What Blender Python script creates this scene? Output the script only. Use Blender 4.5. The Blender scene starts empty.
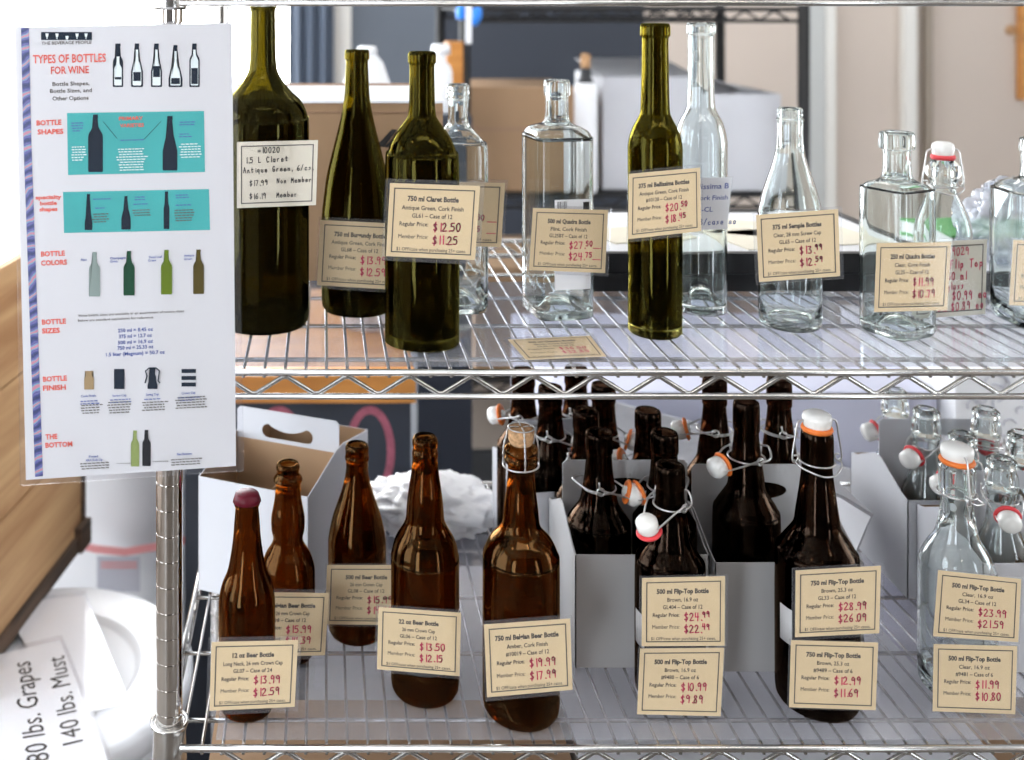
import bpy, bmesh, math, random
from mathutils import Vector, Matrix
random.seed(7)
sc = bpy.context.scene
C = sc.collection
PI = math.pi
F = 1050.0; CX = 323.0; ZC = 1.6          # focal length in pixels, vanishing point, eye height
H1 = .3585; H2 = .7237                    # the two shelf surfaces, below eye height
ZT = ZC - H1; ZL = ZC - H2

def W(px, py, Y):
    return Vector(((px - CX) / F * Y, Y, ZC - py / F * Y))
def onz(px, py, z):
    Y = (ZC - z) * F / py
    return W(px, py, Y)

# ------------------------------------------------------------------ materials
def new_mat(name):
    m = bpy.data.materials.new(name); m.use_nodes = True
    nt = m.node_tree; nt.nodes.clear()
    out = nt.nodes.new('ShaderNodeOutputMaterial')
    return m, nt, out
def N(nt, typ, **kw):
    n = nt.nodes.new(typ)
    for k, v in kw.items():
        if k in n.inputs: n.inputs[k].default_value = v
        else: setattr(n, k, v)
    return n
def rgba(c): return (c[0], c[1], c[2], 1)
def principled(name, col, rough=.5, metal=0, noise=0, nscale=8, bump=0, bscale=60, coat=0, spec=.5, stretch=None, col2=None, trans=0):
    m, nt, out = new_mat(name)
    b = N(nt, 'ShaderNodeBsdfPrincipled', Roughness=rough, Metallic=metal)
    b.inputs['Base Color'].default_value = rgba(col)
    b.inputs['Coat Weight'].default_value = coat
    b.inputs['Specular IOR Level'].default_value = spec
    tc = None
    if noise or bump:
        tc = N(nt, 'ShaderNodeTexCoord'); mp = N(nt, 'ShaderNodeMapping')
        if stretch: mp.inputs['Scale'].default_value = stretch
        nt.links.new(tc.outputs['Object'], mp.inputs['Vector'])
    if noise:
        n = N(nt, 'ShaderNodeTexNoise', Scale=nscale, Detail=5.0)
        nt.links.new(mp.outputs[0], n.inputs['Vector'])
        r = N(nt, 'ShaderNodeValToRGB')
        c2 = col2 if col2 else tuple(max(0, x * (1 - noise)) for x in col)
        r.color_ramp.elements[0].position = .35; r.color_ramp.elements[1].position = .65
        r.color_ramp.elements[0].color = rgba(c2); r.color_ramp.elements[1].color = rgba(col)
        nt.links.new(n.outputs['Fac'], r.inputs[0]); nt.links.new(r.outputs[0], b.inputs['Base Color'])
    if bump:
        n2 = N(nt, 'ShaderNodeTexNoise', Scale=bscale, Detail=3.0)
        bp = N(nt, 'ShaderNodeBump', Strength=bump, Distance=.002)
        nt.links.new(mp.outputs[0], n2.inputs['Vector']); nt.links.new(n2.outputs['Fac'], bp.inputs['Height'])
        nt.links.new(bp.outputs[0], b.inputs['Normal'])
    nt.links.new(b.outputs[0], out.inputs[0])
    return m
def glass(name, col, rough=0.0, ior=1.5):
    m, nt, out = new_mat(name)
    g = N(nt, 'ShaderNodeBsdfGlass', Roughness=rough, IOR=ior); g.inputs['Color'].default_value = rgba(col)
    tc = N(nt, 'ShaderNodeTexCoord'); n = N(nt, 'ShaderNodeTexNoise', Scale=22.0, Detail=1.0)
    bp = N(nt, 'ShaderNodeBump', Strength=.07, Distance=.002)
    nt.links.new(tc.outputs['Object'], n.inputs['Vector']); nt.links.new(n.outputs['Fac'], bp.inputs['Height'])
    nt.links.new(bp.outputs[0], g.inputs['Normal'])
    nt.links.new(g.outputs[0], out.inputs[0])
    return m
def film(name, tint=(1, 1, 1), gloss=.07, rough=.12, diff=0.0, dcol=(.9, .9, .95)):
    """clear plastic film: transparent, a little gloss, a little haze"""
    m, nt, out = new_mat(name)
    t = N(nt, 'ShaderNodeBsdfTransparent'); t.inputs[0].default_value = rgba(tint)
    g = N(nt, 'ShaderNodeBsdfGlossy', Roughness=rough)
    d = N(nt, 'ShaderNodeBsdfDiffuse'); d.inputs[0].default_value = rgba(dcol)
    a = N(nt, 'ShaderNodeMixShader'); a.inputs[0].default_value = diff
    nt.links.new(t.outputs[0], a.inputs[1]); nt.links.new(d.outputs[0], a.inputs[2])
    lw = N(nt, 'ShaderNodeLayerWeight', Blend=.5)
    pw = N(nt, 'ShaderNodeMath', operation='POWER'); pw.inputs[1].default_value = 4.0
    nt.links.new(lw.outputs['Facing'], pw.inputs[0])
    mul = N(nt, 'ShaderNodeMath', operation='MULTIPLY_ADD'); mul.inputs[1].default_value = .6; mul.inputs[2].default_value = gloss
    nt.links.new(pw.outputs[0], mul.inputs[0])
    b = N(nt, 'ShaderNodeMixShader')
    nt.links.new(mul.outputs[0], b.inputs[0]); nt.links.new(a.outputs[0], b.inputs[1]); nt.links.new(g.outputs[0], b.inputs[2])
    nt.links.new(b.outputs[0], out.inputs[0])
    return m
def emission(name, col, s):
    m, nt, out = new_mat(name)
    e = N(nt, 'ShaderNodeEmission', Strength=s); e.inputs[0].default_value = rgba(col)
    nt.links.new(e.outputs[0], out.inputs[0]); return m
def wood(name, c1, c2, scale=(30, 2, 30), rough=.6):
    m, nt, out = new_mat(name)
    b = N(nt, 'ShaderNodeBsdfPrincipled', Roughness=rough)
    tc = N(nt, 'ShaderNodeTexCoord'); mp = N(nt, 'ShaderNodeMapping'); mp.inputs['Scale'].default_value = scale
    n = N(nt, 'ShaderNodeTexNoise', Scale=1.0, Detail=7.0, Distortion=.6)
    r = N(nt, 'ShaderNodeValToRGB'); r.color_ramp.elements[0].position = .3; r.color_ramp.elements[1].position = .7
    r.color_ramp.elements[0].color = rgba(c2); r.color_ramp.elements[1].color = rgba(c1)
    nt.links.new(tc.outputs['Object'], mp.inputs[0]); nt.links.new(mp.outputs[0], n.inputs['Vector'])
    nt.links.new(n.outputs['Fac'], r.inputs[0]); nt.links.new(r.outputs[0], b.inputs['Base Color'])
    nt.links.new(b.outputs[0], out.inputs[0]); return m

M = {}
M['green'] = glass('antique_green_glass', (.335, .292, .085))
M['green2'] = glass('olive_green_glass', (.40, .355, .10))
M['greendark'] = glass('dark_green_glass', (.33, .30, .12))
M['amber'] = glass('amber_glass', (.50, .31, .14))
M['brown'] = glass('dark_brown_glass', (.29, .20, .145))
M['clear'] = glass('clear_glass', (.965, .985, .98))
M['chrome'] = principled('chrome_wire', (.60, .59, .575), rough=.24, metal=1, noise=.12, nscale=40)
M['post'] = principled('chrome_post', (.70, .68, .66), rough=.07, metal=1)
M['steel'] = principled('steel_wire', (.62, .61, .60), rough=.3, metal=1)
M['paper'] = principled('cream_card', (.76, .585, .345), rough=.6, noise=.05, nscale=30)
M['paperw'] = principled('ivory_card', (.86, .80, .66), rough=.6, noise=.04, nscale=30)
M['paperg'] = principled('pale_card', (.76, .73, .62), rough=.6, noise=.04, nscale=30)
M['white_paper'] = principled('white_paper', (.86, .86, .88), rough=.6, noise=.03)
M['ink'] = principled('black_ink', (.025, .022, .02), rough=.6)
M['softink'] = principled('grey_black_ink', (.10, .085, .07), rough=.6)
M['red'] = principled('red_pen', (.70, .05, .13), rough=.6)
M['blueink'] = principled('blue_ink', (.06, .10, .36), rough=.6)
M['coral'] = principled('coral_print', (.78, .15, .11), rough=.8, spec=.1)
M['teal'] = principled('teal_print', (.07, .42, .41), rough=.8, spec=.1, noise=.12, nscale=12)
M['navy'] = principled('navy_print', (.008, .016, .03), rough=.8, spec=.08)
M['whiteink'] = principled('white_print', (.8, .88, .88), rough=.5)
M['sleeve'] = film('clear_sleeve', (.97, .97, .98), gloss=.02, rough=.1, diff=.035)
M['laminate'] = film('laminate', (.96, .96, .97), gloss=.003, rough=.08, diff=.02)
M['liner'] = film('shelf_liner_plastic', (.92, .93, .96), gloss=.05, rough=.10, diff=.16, dcol=(.62, .64, .72))
M['liner2'] = film('shelf_liner_plastic_clear', (.90, .90, .93), gloss=.02, rough=.12, diff=.18, dcol=(.62, .62, .65))
M['maroon'] = principled('maroon_cap', (.11, .006, .016), rough=.42, coat=0, spec=.25)
M['cork'] = principled('cork', (.62, .36, .18), rough=.9, noise=.5, nscale=220)
M['porcelain'] = principled('porcelain', (.84, .82, .78), rough=.25, coat=.3)
M['orange'] = principled('orange_rubber', (.85, .20, .03), rough=.5)
M['redrub'] = principled('red_rubber', (.70, .05, .06), rough=.5)
M['carton_w'] = principled('white_board', (.60, .60, .63), rough=.7, noise=.05, nscale=6)
M['carton_g'] = principled('grey_board', (.50, .49, .49), rough=.7, noise=.06, nscale=6)
M['kraft'] = principled('kraft_board', (.40, .25, .14), rough=.8, noise=.12, nscale=5)
M['kraft_d'] = principled('kraft_tape', (.33, .20, .12), rough=.6)
M['black'] = principled('black_plastic', (.012, .013, .016), rough=.45)
M['blackmetal'] = principled('black_metal', (.006, .006, .007), rough=.5)
M['whiteplastic'] = principled('white_plastic', (.82, .83, .85), rough=.4)
M['tub'] = principled('bin_plastic', (.80, .82, .86), rough=.35)
M['slate'] = principled('slate_paint', (.10, .115, .14), rough=.7, noise=.08, nscale=3)
M['navywall'] = principled('navy_paint', (.028, .034, .048), rough=.7)
M['chalk'] = principled('pink_chalk', (.42, .12, .17), rough=.9, noise=.3, nscale=60)
M['beige'] = principled('beige_paint', (.59, .505, .44), rough=.8, noise=.04, nscale=2)
M['darkwall'] = principled('dark_wall_paint', (.10, .09, .085), rough=.8)
M['trim'] = principled('white_trim', (.72, .70, .66), rough=.6)
M['tan'] = principled('tan_trim', (.30, .25, .20), rough=.7)
M['lightgrey'] = principled('light_grey_paint', (.50, .51, .50), rough=.7)
M['orangewood'] = wood('orange_wood', (.62, .27, .06), (.42, .16, .03), (3, 30, 30), rough=.45)
M['cratewood'] = wood('crate_wood', (.66, .42, .21), (.40, .21, .09), (2.2, 18, 30), rough=.7)
M['oldwood'] = wood('weathered_wood', (.16, .10, .065), (.035, .025, .02), (5, 12, 40), rough=.85)
M['floor'] = principled('tan_floor', (.15, .125, .105), rough=.5, noise=.15, nscale=3)
M['ceil'] = principled('ceiling_paint', (.6, .6, .6), rough=.9)
M['daylight'] = emission('daylight_pane', (.93, .97, 1.0), 11)
M['sidelight'] = emission('side_daylight_pane', (.86, .93, 1.0), 9)
M['leftlight'] = emission('left_daylight_pane', (.84, .92, 1.0), 6.0)
M['lamp'] = emission('lamp_diffuser', (1.0, .88, .72), 26)
M['bag'] = principled('white_bag', (.88, .88, .90), rough=.35, bump=1.0, bscale=14)
M['clearbag'] = film('clear_bag', (.90, .92, .97), gloss=.10, rough=.15, diff=.35, dcol=(.75, .78, .85))
M['blue'] = principled('blue_plastic', (.02, .22, .75), rough=.4)
M['pinkband'] = principled('pink_band', (.80, .33, .33), rough=.7)
M['lavender'] = principled('pale_lavender_board', (.60, .61, .74), rough=.6, noise=.03)
M['green_print'] = principled('green_print', (.10, .35, .10), rough=.6)
M['grey_print'] = principled('grey_print', (.52, .52, .58), rough=.7)
def marble():
    m, nt, out = new_mat('marbled_blue_print')
    b = N(nt, 'ShaderNodeBsdfPrincipled', Roughness=.4)
    tc = N(nt, 'ShaderNodeTexCoord'); mp = N(nt, 'ShaderNodeMapping'); mp.inputs['Scale'].default_value = (30, 30, 30)
    mp.inputs['Rotation'].default_value = (0, .55, 0)
    w = N(nt, 'ShaderNodeTexWave', Scale=.9, Distortion=7.0, Detail=3.0); w.bands_direction = 'Z'
    r = N(nt, 'ShaderNodeValToRGB'); cr = r.color_ramp
    cols = [(0, (.02, .03, .12)), (.25, (.05, .07, .26)), (.45, (.17, .14, .36)), (.62, (.04, .06, .22)), (.78, (.26, .24, .50)), (.90, (.05, .40, .45)), (.96, (.55, .22, .30))]
    while len(cr.elements) < len(cols): cr.elements.new(.5)
    for e, (p, c) in zip(cr.elements, cols): e.position = p; e.color = rgba(c)
    nt.links.new(tc.outputs['Object'], mp.inputs[0]); nt.links.new(mp.outputs[0], w.inputs['Vector'])
    nt.links.new(w.outputs['Fac'], r.inputs[0]); nt.links.new(r.outputs[0], b.inputs['Base Color']); nt.links.new(b.outputs[0], out.inputs[0])
    return m
M['marble'] = marble()
def poster_paper():
    m, nt, out = new_mat('poster_paper')
    d = N(nt, 'ShaderNodeBsdfPrincipled', Roughness=.18); d.inputs['Base Color'].default_value = (.72, .71, .72, 1)
    t = N(nt, 'ShaderNodeBsdfTranslucent'); t.inputs[0].default_value = (.85, .86, .92, 1)
    x = N(nt, 'ShaderNodeMixShader'); x.inputs[0].default_value = .16
    nt.links.new(d.outputs[0], x.inputs[1]); nt.links.new(t.outputs[0], x.inputs[2]); nt.links.new(x.outputs[0], out.inputs[0])
    return m
M['poster'] = poster_paper()

# ------------------------------------------------------------------ objects
def tag(o, label=None, cat=None, group=None, kind=None):
    if label: o['label'] = label
    if cat: o['category'] = cat
    if group: o['group'] = group
    if kind: o['kind'] = kind
    return o
def empty(name, loc=(0, 0, 0), rz=0):
    o = bpy.data.objects.new(name, None); C.objects.link(o); o.location = loc; o.rotation_euler = (0, 0, rz)
    o.empty_display_size = .02; return o
def obj(name, bm, mats, parent=None, smooth=True, loc=None, rz=None):
    """loc: world coordinates of the object's origin if the mesh is local; parent: mesh is local to the parent"""
    me = bpy.data.meshes.new(name); bm.normal_update(); bm.to_mesh(me); bm.free()
    if not isinstance(mats, (list, tuple)): mats = [mats]
    for m in mats: me.materials.append(M[m] if isinstance(m, str) else m)
    if smooth:
        for p in me.polygons: p.use_smooth = True
    o = bpy.data.objects.new(name, me); C.objects.link(o)
    if parent: o.parent = parent
    if loc is not None: o.location = loc
    if rz is not None: o.rotation_euler = (0, 0, rz)
    return o
def part_w(name, bm, mats, parent, smooth=False):
    """mesh given in world coordinates, parented to an Empty that is only translated"""
    off = parent.location
    if parent.parent: off = parent.parent.location + off
    bmesh.ops.translate(bm, verts=bm.verts, vec=-Vector(off))
    return obj(name, bm, mats, parent, smooth)
def copy_tree(o, parent=None):
    c = o.copy(); C.objects.link(c); c.parent = parent
    for ch in list(o.children): copy_tree(ch, c)
    return c

def lathe(bm, prof, seg=40, cx=0, cy=0, mat=0, close=False):
    """prof: (r, z[, n]) where n is the superellipse exponent (2 round, 6 nearly square)"""
    rings = []
    for p in prof:
        r, z = p[0], p[1]; n = p[2] if len(p) > 2 else 2
        if r < 1e-6: rings.append([bm.verts.new((cx, cy, z))]); continue
        ring = []
        for i in range(seg):
            a = 2 * PI * i / seg; c, s = math.cos(a), math.sin(a)
            rr = r if n == 2 else r / ((abs(c) ** n + abs(s) ** n) ** (1 / n))
            ring.append(bm.verts.new((cx + rr * c, cy + rr * s, z)))
        rings.append(ring)
    pairs = list(zip(rings, rings[1:]))
    if close: pairs.append((rings[-1], rings[0]))
    for a, b in pairs:
        if len(a) == 1 and len(b) == 1: continue
        for i in range(seg):
            j = (i + 1) % seg
            if len(a) == 1: f = (a[0], b[j], b[i])
            elif len(b) == 1: f = (a[i], a[j], b[0])
            else: f = (a[i], a[j], b[j], b[i])
            fc = bm.faces.new(f); fc.material_index = mat
    return rings
def box(bm, x0, x1, y0, y1, z0, z1, mat=0, T=None):
    vs = [Vector((x, y, z)) for x in (x0, x1) for y in (y0, y1) for z in (z0, z1)]
    if T is not None: vs = [T @ v for v in vs]
    v = [bm.verts.new(p) for p in vs]
    for f in ((0, 1, 3, 2), (4, 6, 7, 5), (0, 4, 5, 1), (2, 3, 7, 6), (0, 2, 6, 4), (1, 5, 7, 3)):
        bm.faces.new([v[i] for i in f]).material_index = mat
def tube(bm, pts, r, seg=8, closed=False, mat=0, cap=True):
    pts = [Vector(p) for p in pts]; n = len(pts); rings = []
    up = None
    for i, p in enumerate(pts):
        if closed: t = (pts[(i + 1) % n] - pts[i - 1]).normalized()
        else:
            a = pts[max(i - 1, 0)]; b = pts[min(i + 1, n - 1)]; t = (b - a).normalized()
        if up is None:
            up = Vector((0, 0, 1)) if abs(t.z) < .9 else Vector((1, 0, 0))
        u = (up - t * up.dot(t))
        if u.length < 1e-5: u = t.orthogonal()
        u.normalize(); v = t.cross(u); up = u
        rings.append([bm.verts.new(p + (u * math.cos(2 * PI * k / seg) + v * math.sin(2 * PI * k / seg)) * r) for k in range(seg)])
    m = n if closed else n - 1
    for i in range(m):
        a, b = rings[i], rings[(i + 1) % n]
        for k in range(seg):
            bm.faces.new((a[k], a[(k + 1) % seg], b[(k + 1) % seg], b[k])).material_index = mat
    if not closed and cap:
        bm.faces.new(rings[0][::-1]).material_index = mat; bm.faces.new(rings[-1]).material_index = mat
def spline(pts, k=5):
    """Catmull-Rom through tuples of any length"""
    out = []
    n = len(pts)
    for i in range(n - 1):
        p0 = pts[max(i - 1, 0)]; p1 = pts[i]; p2 = pts[i + 1]; p3 = pts[min(i + 2, n - 1)]
        for j in range(k):
            t = j / k
            out.append(tuple(.5 * ((2 * b) + (-a + c) * t + (2 * a - 5 * b + 4 * c - d) * t * t + (-a + 3 * b - 3 * c + d) * t ** 3) for a, b, c, d in zip(p0, p1, p2, p3)))
    out.append(tuple(pts[-1])); return out
def slab(bm, poly, nvec, th, holes=(), mat=0, matback=None):
    """flat plate: poly (list of Vector) thickened by th along nvec; with optional holes"""
    nvec = Vector(nvec).normalized() * th
    loops = [poly] + list(holes)
    tmp = bmesh.new(); edges = []
    for lp in loops:
        vs = [tmp.verts.new(p) for p in lp]
        for a, b in zip(vs, vs[1:] + vs[:1]): edges.append(tmp.edges.new((a, b)))
    bmesh.ops.triangle_fill(tmp, use_beauty=True, use_dissolve=False, edges=edges)
    tmp.verts.index_update()
    co = [v.co.copy() for v in tmp.verts]; fs = [[v.index for v in f.verts] for f in tmp.faces]
    lens = [len(l) for l in loops]; tmp.free()
    f1 = [bm.verts.new(c) for c in co]; f2 = [bm.verts.new(c + nvec) for c in co]
    for f in fs:
        bm.faces.new([f1[i] for i in f]).material_index = mat
        bm.faces.new([f2[i] for i in reversed(f)]).material_index = mat if matback is None else matback
    s = 0
    for L in lens:
        for i in range(L):
            a, b = s + i, s + (i + 1) % L
            bm.faces.new((f1[a], f1[b], f2[b], f2[a])).material_index = mat
        s += L

# ------------------------------------------------------------------ print and handwriting
def text_tris(s, bold=0.0, sx=1.0, shear=0.0, spacing=1.0):
    cu = bpy.data.curves.new('t', 'FONT'); cu.body = s; cu.size = 1; cu.resolution_u = 2
    cu.offset = bold; cu.shear = shear; cu.space_character = spacing
    o = bpy.data.objects.new('t', cu)
    me = o.to_mesh()
    vs = [(v.co.x * sx, v.co.y) for v in me.vertices]; fs = [tuple(p.vertices) for p in me.polygons]
    o.to_mesh_clear(); bpy.data.objects.remove(o); bpy.data.curves.remove(cu)
    return vs, fs
_tc = {}
def put_text(bm, s, fn, x, y, h, align='c', mat=0, bold=.012, maxw=None, sx=.92, rot=0, shear=0, spacing=1.0):
    """text of capital height h placed at (x, y) (baseline) in a 2-D frame with y DOWN; fn maps (x, y) to 3-D"""
    key = (s, bold, shear, spacing)
    if key not in _tc: _tc[key] = text_tris(s, bold, 1, shear, spacing)
    vs, fs = _tc[key]
    if not vs: return
    k = h / .72; xs = [v[0] for v in vs]; x0, x1 = min(xs), max(xs); w = (x1 - x0) * k * sx
    kx = k * sx
    if maxw: kx *= maxw / w; w = maxw
    ox = {'c': -w / 2, 'l': 0, 'r': -w}[align]
    ca, sa = math.cos(rot), math.sin(rot); V = []
    for a, b in vs:
        dx, dy = (a - x0) * kx + ox, -b * k
        V.append(bm.verts.new(fn(x + dx * ca - dy * sa, y + dx * sa + dy * ca)))
    for f in fs:
        try: bm.faces.new([V[i] for i in f]).material_index = mat
        except ValueError: pass
G = {  # simple pen strokes, box 0..0.6 wide, y up 0..1 for capitals
 '0': [[(.3, 1), (.08, .8), (.05, .4), (.2, 0), (.42, .08), (.55, .5), (.48, .88), (.3, 1)]], '1': [[(.3, 1), (.28, 0)]],
 '2': [[(.05, .8), (.25, 1), (.48, .82), (.42, .55), (.05, .03), (.58, .05)]], '3': [[(.08, .95), (.5, .93), (.28, .58), (.52, .35), (.4, .05), (.05, .06)]],
 '4': [[(.12, 1), (.08, .5), (.55, .5)], [(.48, 1), (.44, 0)]], '5': [[(.5, .97), (.14, .95), (.1, .58), (.4, .6), (.52, .3), (.35, .03), (.05, .06)]],
 '6': [[(.45, 1), (.12, .55), (.1, .15), (.35, 0), (.52, .22), (.38, .45), (.12, .35)]], '7': [[(.05, .95), (.52, .95), (.25, 0)]],
 '8': [[(.48, .85), (.25, 1), (.1, .78), (.45, .35), (.38, .04), (.12, .08), (.12, .35), (.48, .85)]], '9': [[(.5, .75), (.3, 1), (.1, .8), (.18, .55), (.5, .68), (.5, .75), (.46, 0)]],
 '.': [[(.2, .06), (.28, .0)]], ',': [[(.25, .1), (.15, -.15)]], '=': [[(.05, .6), (.5, .6)], [(.05, .35), (.5, .35)]], '/': [[(.5, 1.05), (.05, -.05)]], '-': [[(.1, .45), (.45, .45)]],
 '$': [[(.5, .8), (.25, .9), (.1, .7), (.48, .35), (.35, .1), (.06, .18)], [(.32, 1.1), (.26, -.1)]],
 'A': [[(.02, 0), (.3, 1), (.55, 0)], [(.12, .38), (.48, .38)]], 'C': [[(.52, .85), (.28, 1), (.07, .6), (.2, .05), (.52, .12)]], 'F': [[(.1, 0), (.12, .97), (.55, 1)], [(.1, .52), (.42, .54)]],
 'G': [[(.52, .85), (.28, 1), (.07, .6), (.2, .05), (.5, .12), (.52, .42), (.3, .42)]], 'L': [[(.12, 1), (.1, .03), (.5, .06)]], 'M': [[(.02, 0), (.1, .95), (.28, .4), (.48, .95), (.56, 0)]],
 'N': [[(.06, 0), (.1, .95), (.46, .05), (.52, .98)]], 'T': [[(.02, .97), (.58, 1)], [(.3, .97), (.27, 0)]], 'V': [[(.05, 1), (.27, 0), (.53, 1)]],
 'a': [[(.45, .5), (.2, .52), (.08, .2), (.25, 0), (.44, .2), (.46, .5), (.46, .0)]], 'b': [[(.1, 1), (.1, .05), (.35, .02), (.48, .28), (.32, .5), (.1, .35)]],
 'c': [[(.45, .45), (.25, .55), (.08, .28), (.2, .02), (.46, .1)]], 'e': [[(.1, .28), (.45, .3), (.35, .53), (.12, .45), (.1, .1), (.3, 0), (.48, .1)]], 'f': [[(.45, .95), (.28, .95), (.22, .0)], [(.08, .55), (.42, .55)]],
 'g': [[(.45, .5), (.2, .52), (.1, .2), (.42, .2), (.45, .5), (.42, -.3), (.12, -.3)]], 'i': [[(.25, .5), (.25, 0)], [(.26, .72), (.27, .76)]], 'l': [[(.25, 1), (.24, 0)]],
 'm': [[(.03, 0), (.06, .5), (.25, .48), (.27, 0)], [(.27, .4), (.45, .5), (.5, 0)]], 'n': [[(.1, 0), (.1, .5)], [(.1, .35), (.35, .52), (.45, 0)]], 'o': [[(.28, .52), (.08, .25), (.28, 0), (.48, .25), (.28, .52)]],
 'p': [[(.12, .5), (.1, -.35)], [(.12, .4), (.4, .5), (.42, .1), (.12, .05)]], 'q': [[(.45, .5), (.15, .48), (.12, .08), (.42, .12), (.45, .5), (.44, -.35)]], 'r': [[(.12, 0), (.12, .5)], [(.12, .32), (.4, .52)]],
 's': [[(.42, .48), (.15, .45), (.4, .18), (.1, .02)]], 't': [[(.25, .85), (.24, .03), (.42, .05)], [(.05, .55), (.45, .57)]], 'u': [[(.1, .5), (.12, .08), (.4, .05), (.44, .5), (.46, 0)]], 'v': [[(.08, .5), (.25, 0), (.45, .5)]], ' ': []}
def put_hand(bm, s, fn, x, y, h, wpen=.11, mat=0, adv=.66, sx=.8, rot=0, jit=.05, sup=()):
    """handwriting: pen strokes as flat ribbons; sup = indices written small and high"""
    cx = 0; ca, sa = math.cos(rot), math.sin(rot)
    for i, ch in enumerate(s):
        g = G.get(ch, []); hh = h * (.72 if i in sup else 1); oy = (h * .4 if i in sup else 0) + random.uniform(-jit, jit) * h
        for st in g:
            P = [(cx + p[0] * hh * sx + random.uniform(-.02, .02) * h, -(p[1] * hh + oy)) for p in (spline(st, 3) if len(st) > 3 else st)]
            for a, b in zip(P, P[1:]):
                dx, dy = b[0] - a[0], b[1] - a[1]; L = math.hypot(dx, dy) or 1e-6
                ux, uy = dx / L, dy / L; w = h * wpen / 2
                q = [(a[0] - ux * w - uy * w, a[1] - uy * w + ux * w), (b[0] + ux * w - uy * w, b[1] + uy * w + ux * w),
                     (b[0] + ux * w + uy * w, b[1] + uy * w - ux * w), (a[0] - ux * w + uy * w, a[1] - uy * w - ux * w)]
                bm.faces.new([bm.verts.new(fn(x + p[0] * ca - p[1] * sa, y + p[0] * sa + p[1] * ca)) for p in q]).material_index = mat
        cx += h * adv * (.45 if ch in '.,' else (.6 if ch in '1il' else 1)) * sx * (.8 if i in sup else 1)

def rect_on(bm, fn, x0, y0, x1, y1, mat=0):
    bm.faces.new([bm.verts.new(fn(*p)) for p in ((x0, y0), (x1, y0), (x1, y1), (x0, y1))]).material_index = mat

# ------------------------------------------------------------------ price cards
def card(corners, Y, lines, label, paper='paper', prices=None, foot=True, hand=None, margin=(3, 4), yaw=0, zplane=None, inkm='softink', sup=False, redm='red', group=None):
    """corners: TL TR BR BL of the paper as seen from the eye; Y: distance. Card frame: 100 wide, 84 high, y down"""
    if zplane is None: P = [W(px, py, Y) for px, py in corners]
    else: P = [onz(px, py, zplane) for px, py in corners]
    if yaw and zplane is None:
        cy = sum((p for p in P), Vector()) / 4
        for p in P: p.y = Y + (p.x - cy.x) * math.tan(yaw)
    nrm = (P[1] - P[0]).cross(P[3] - P[0]).normalized()
    if zplane is None:
        if nrm.y > 0: nrm = -nrm
    elif nrm.z < 0: nrm = -nrm
    HH = 84.0
    def fn(off):
        def f(u, v):
            a, b = u / 100, v / HH
            return (P[0] * (1 - a) + P[1] * a) * (1 - b) + (P[3] * (1 - a) + P[2] * a) * b + nrm * off
        return f
    root = empty('price_card', sum((p for p in P), Vector()) / 4)
    tag(root, label, 'price card', group)
    f0 = fn(.0004)
    bm = bmesh.new(); slab(bm, [f0(0, 0), f0(100, 0), f0(100, HH), f0(0, HH)], -nrm, .0004)
    part_w('paper', bm, paper, root)
    f1 = fn(.0007)
    bm = bmesh.new()
    if hand != 'noborder':
        for a in ((5, 5, 95, 6.3), (5, HH - 6.3, 95, HH - 5), (5, 5, 6.3, HH - 5), (93.7, 5, 95, HH - 5)): rect_on(bm, f1, *a)
    if lines:
        ys = [19.5, 29.5, 38.5]
        for i, (s, yy) in enumerate(zip(lines[:3], ys)):
            put_text(bm, s, f1, 49, yy, 5.8 if i == 0 else 5.0, 'c', bold=.04 if i == 0 else .012, maxw=min(78, len(s) * (2.85 if i == 0 else 2.65)))
        put_text(bm, 'Regular Price:', f1, 13, 48, 4.9, 'l', bold=.012, maxw=32)
        put_text(bm, 'Member Price:', f1, 12.5, 62.5, 4.9, 'l', bold=.0, maxw=33)
        if foot: put_text(bm, '$1 OFF/case when purchasing 25+ cases.', f1, 50, 76.5, 4.0, 'c', bold=.004, maxw=78)
    if bm.verts: part_w('printed_text', bm, inkm, root)
    else: bm.free()
    bm = bmesh.new(); f2 = fn(.0010)
    if prices:
        for (s, yy) in zip(prices, (53, 68)):
            sp = (len(s) - 1, len(s) - 2) if sup else ()
            put_hand(bm, s, f2, 51, yy, 9.2, wpen=.14, adv=.80, sx=.86, rot=-.03, sup=sp)
            if sup == 2: rect_on(bm, f2, 82, yy - 2.2, 93, yy - 1.2)
    if isinstance(hand, list):
        for (s, x, y, h) in hand: put_hand(bm, s, f2, x, y, h, wpen=.14, adv=.85, sx=.85, rot=-.02)
    if bm.verts:
        part_w('handwritten_text', bm, redm, root)
    else: bm.free()
    mu, mv = margin
    f3 = fn(-.0008)
    bm = bmesh.new(); slab(bm, [f3(-mu, -mv), f3(100 + mu, -mv), f3(100 + mu, HH + mv), f3(-mu, HH + mv)], nrm, .0022)
    part_w('plastic_sleeve', bm, 'sleeve', root)
    return root

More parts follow.
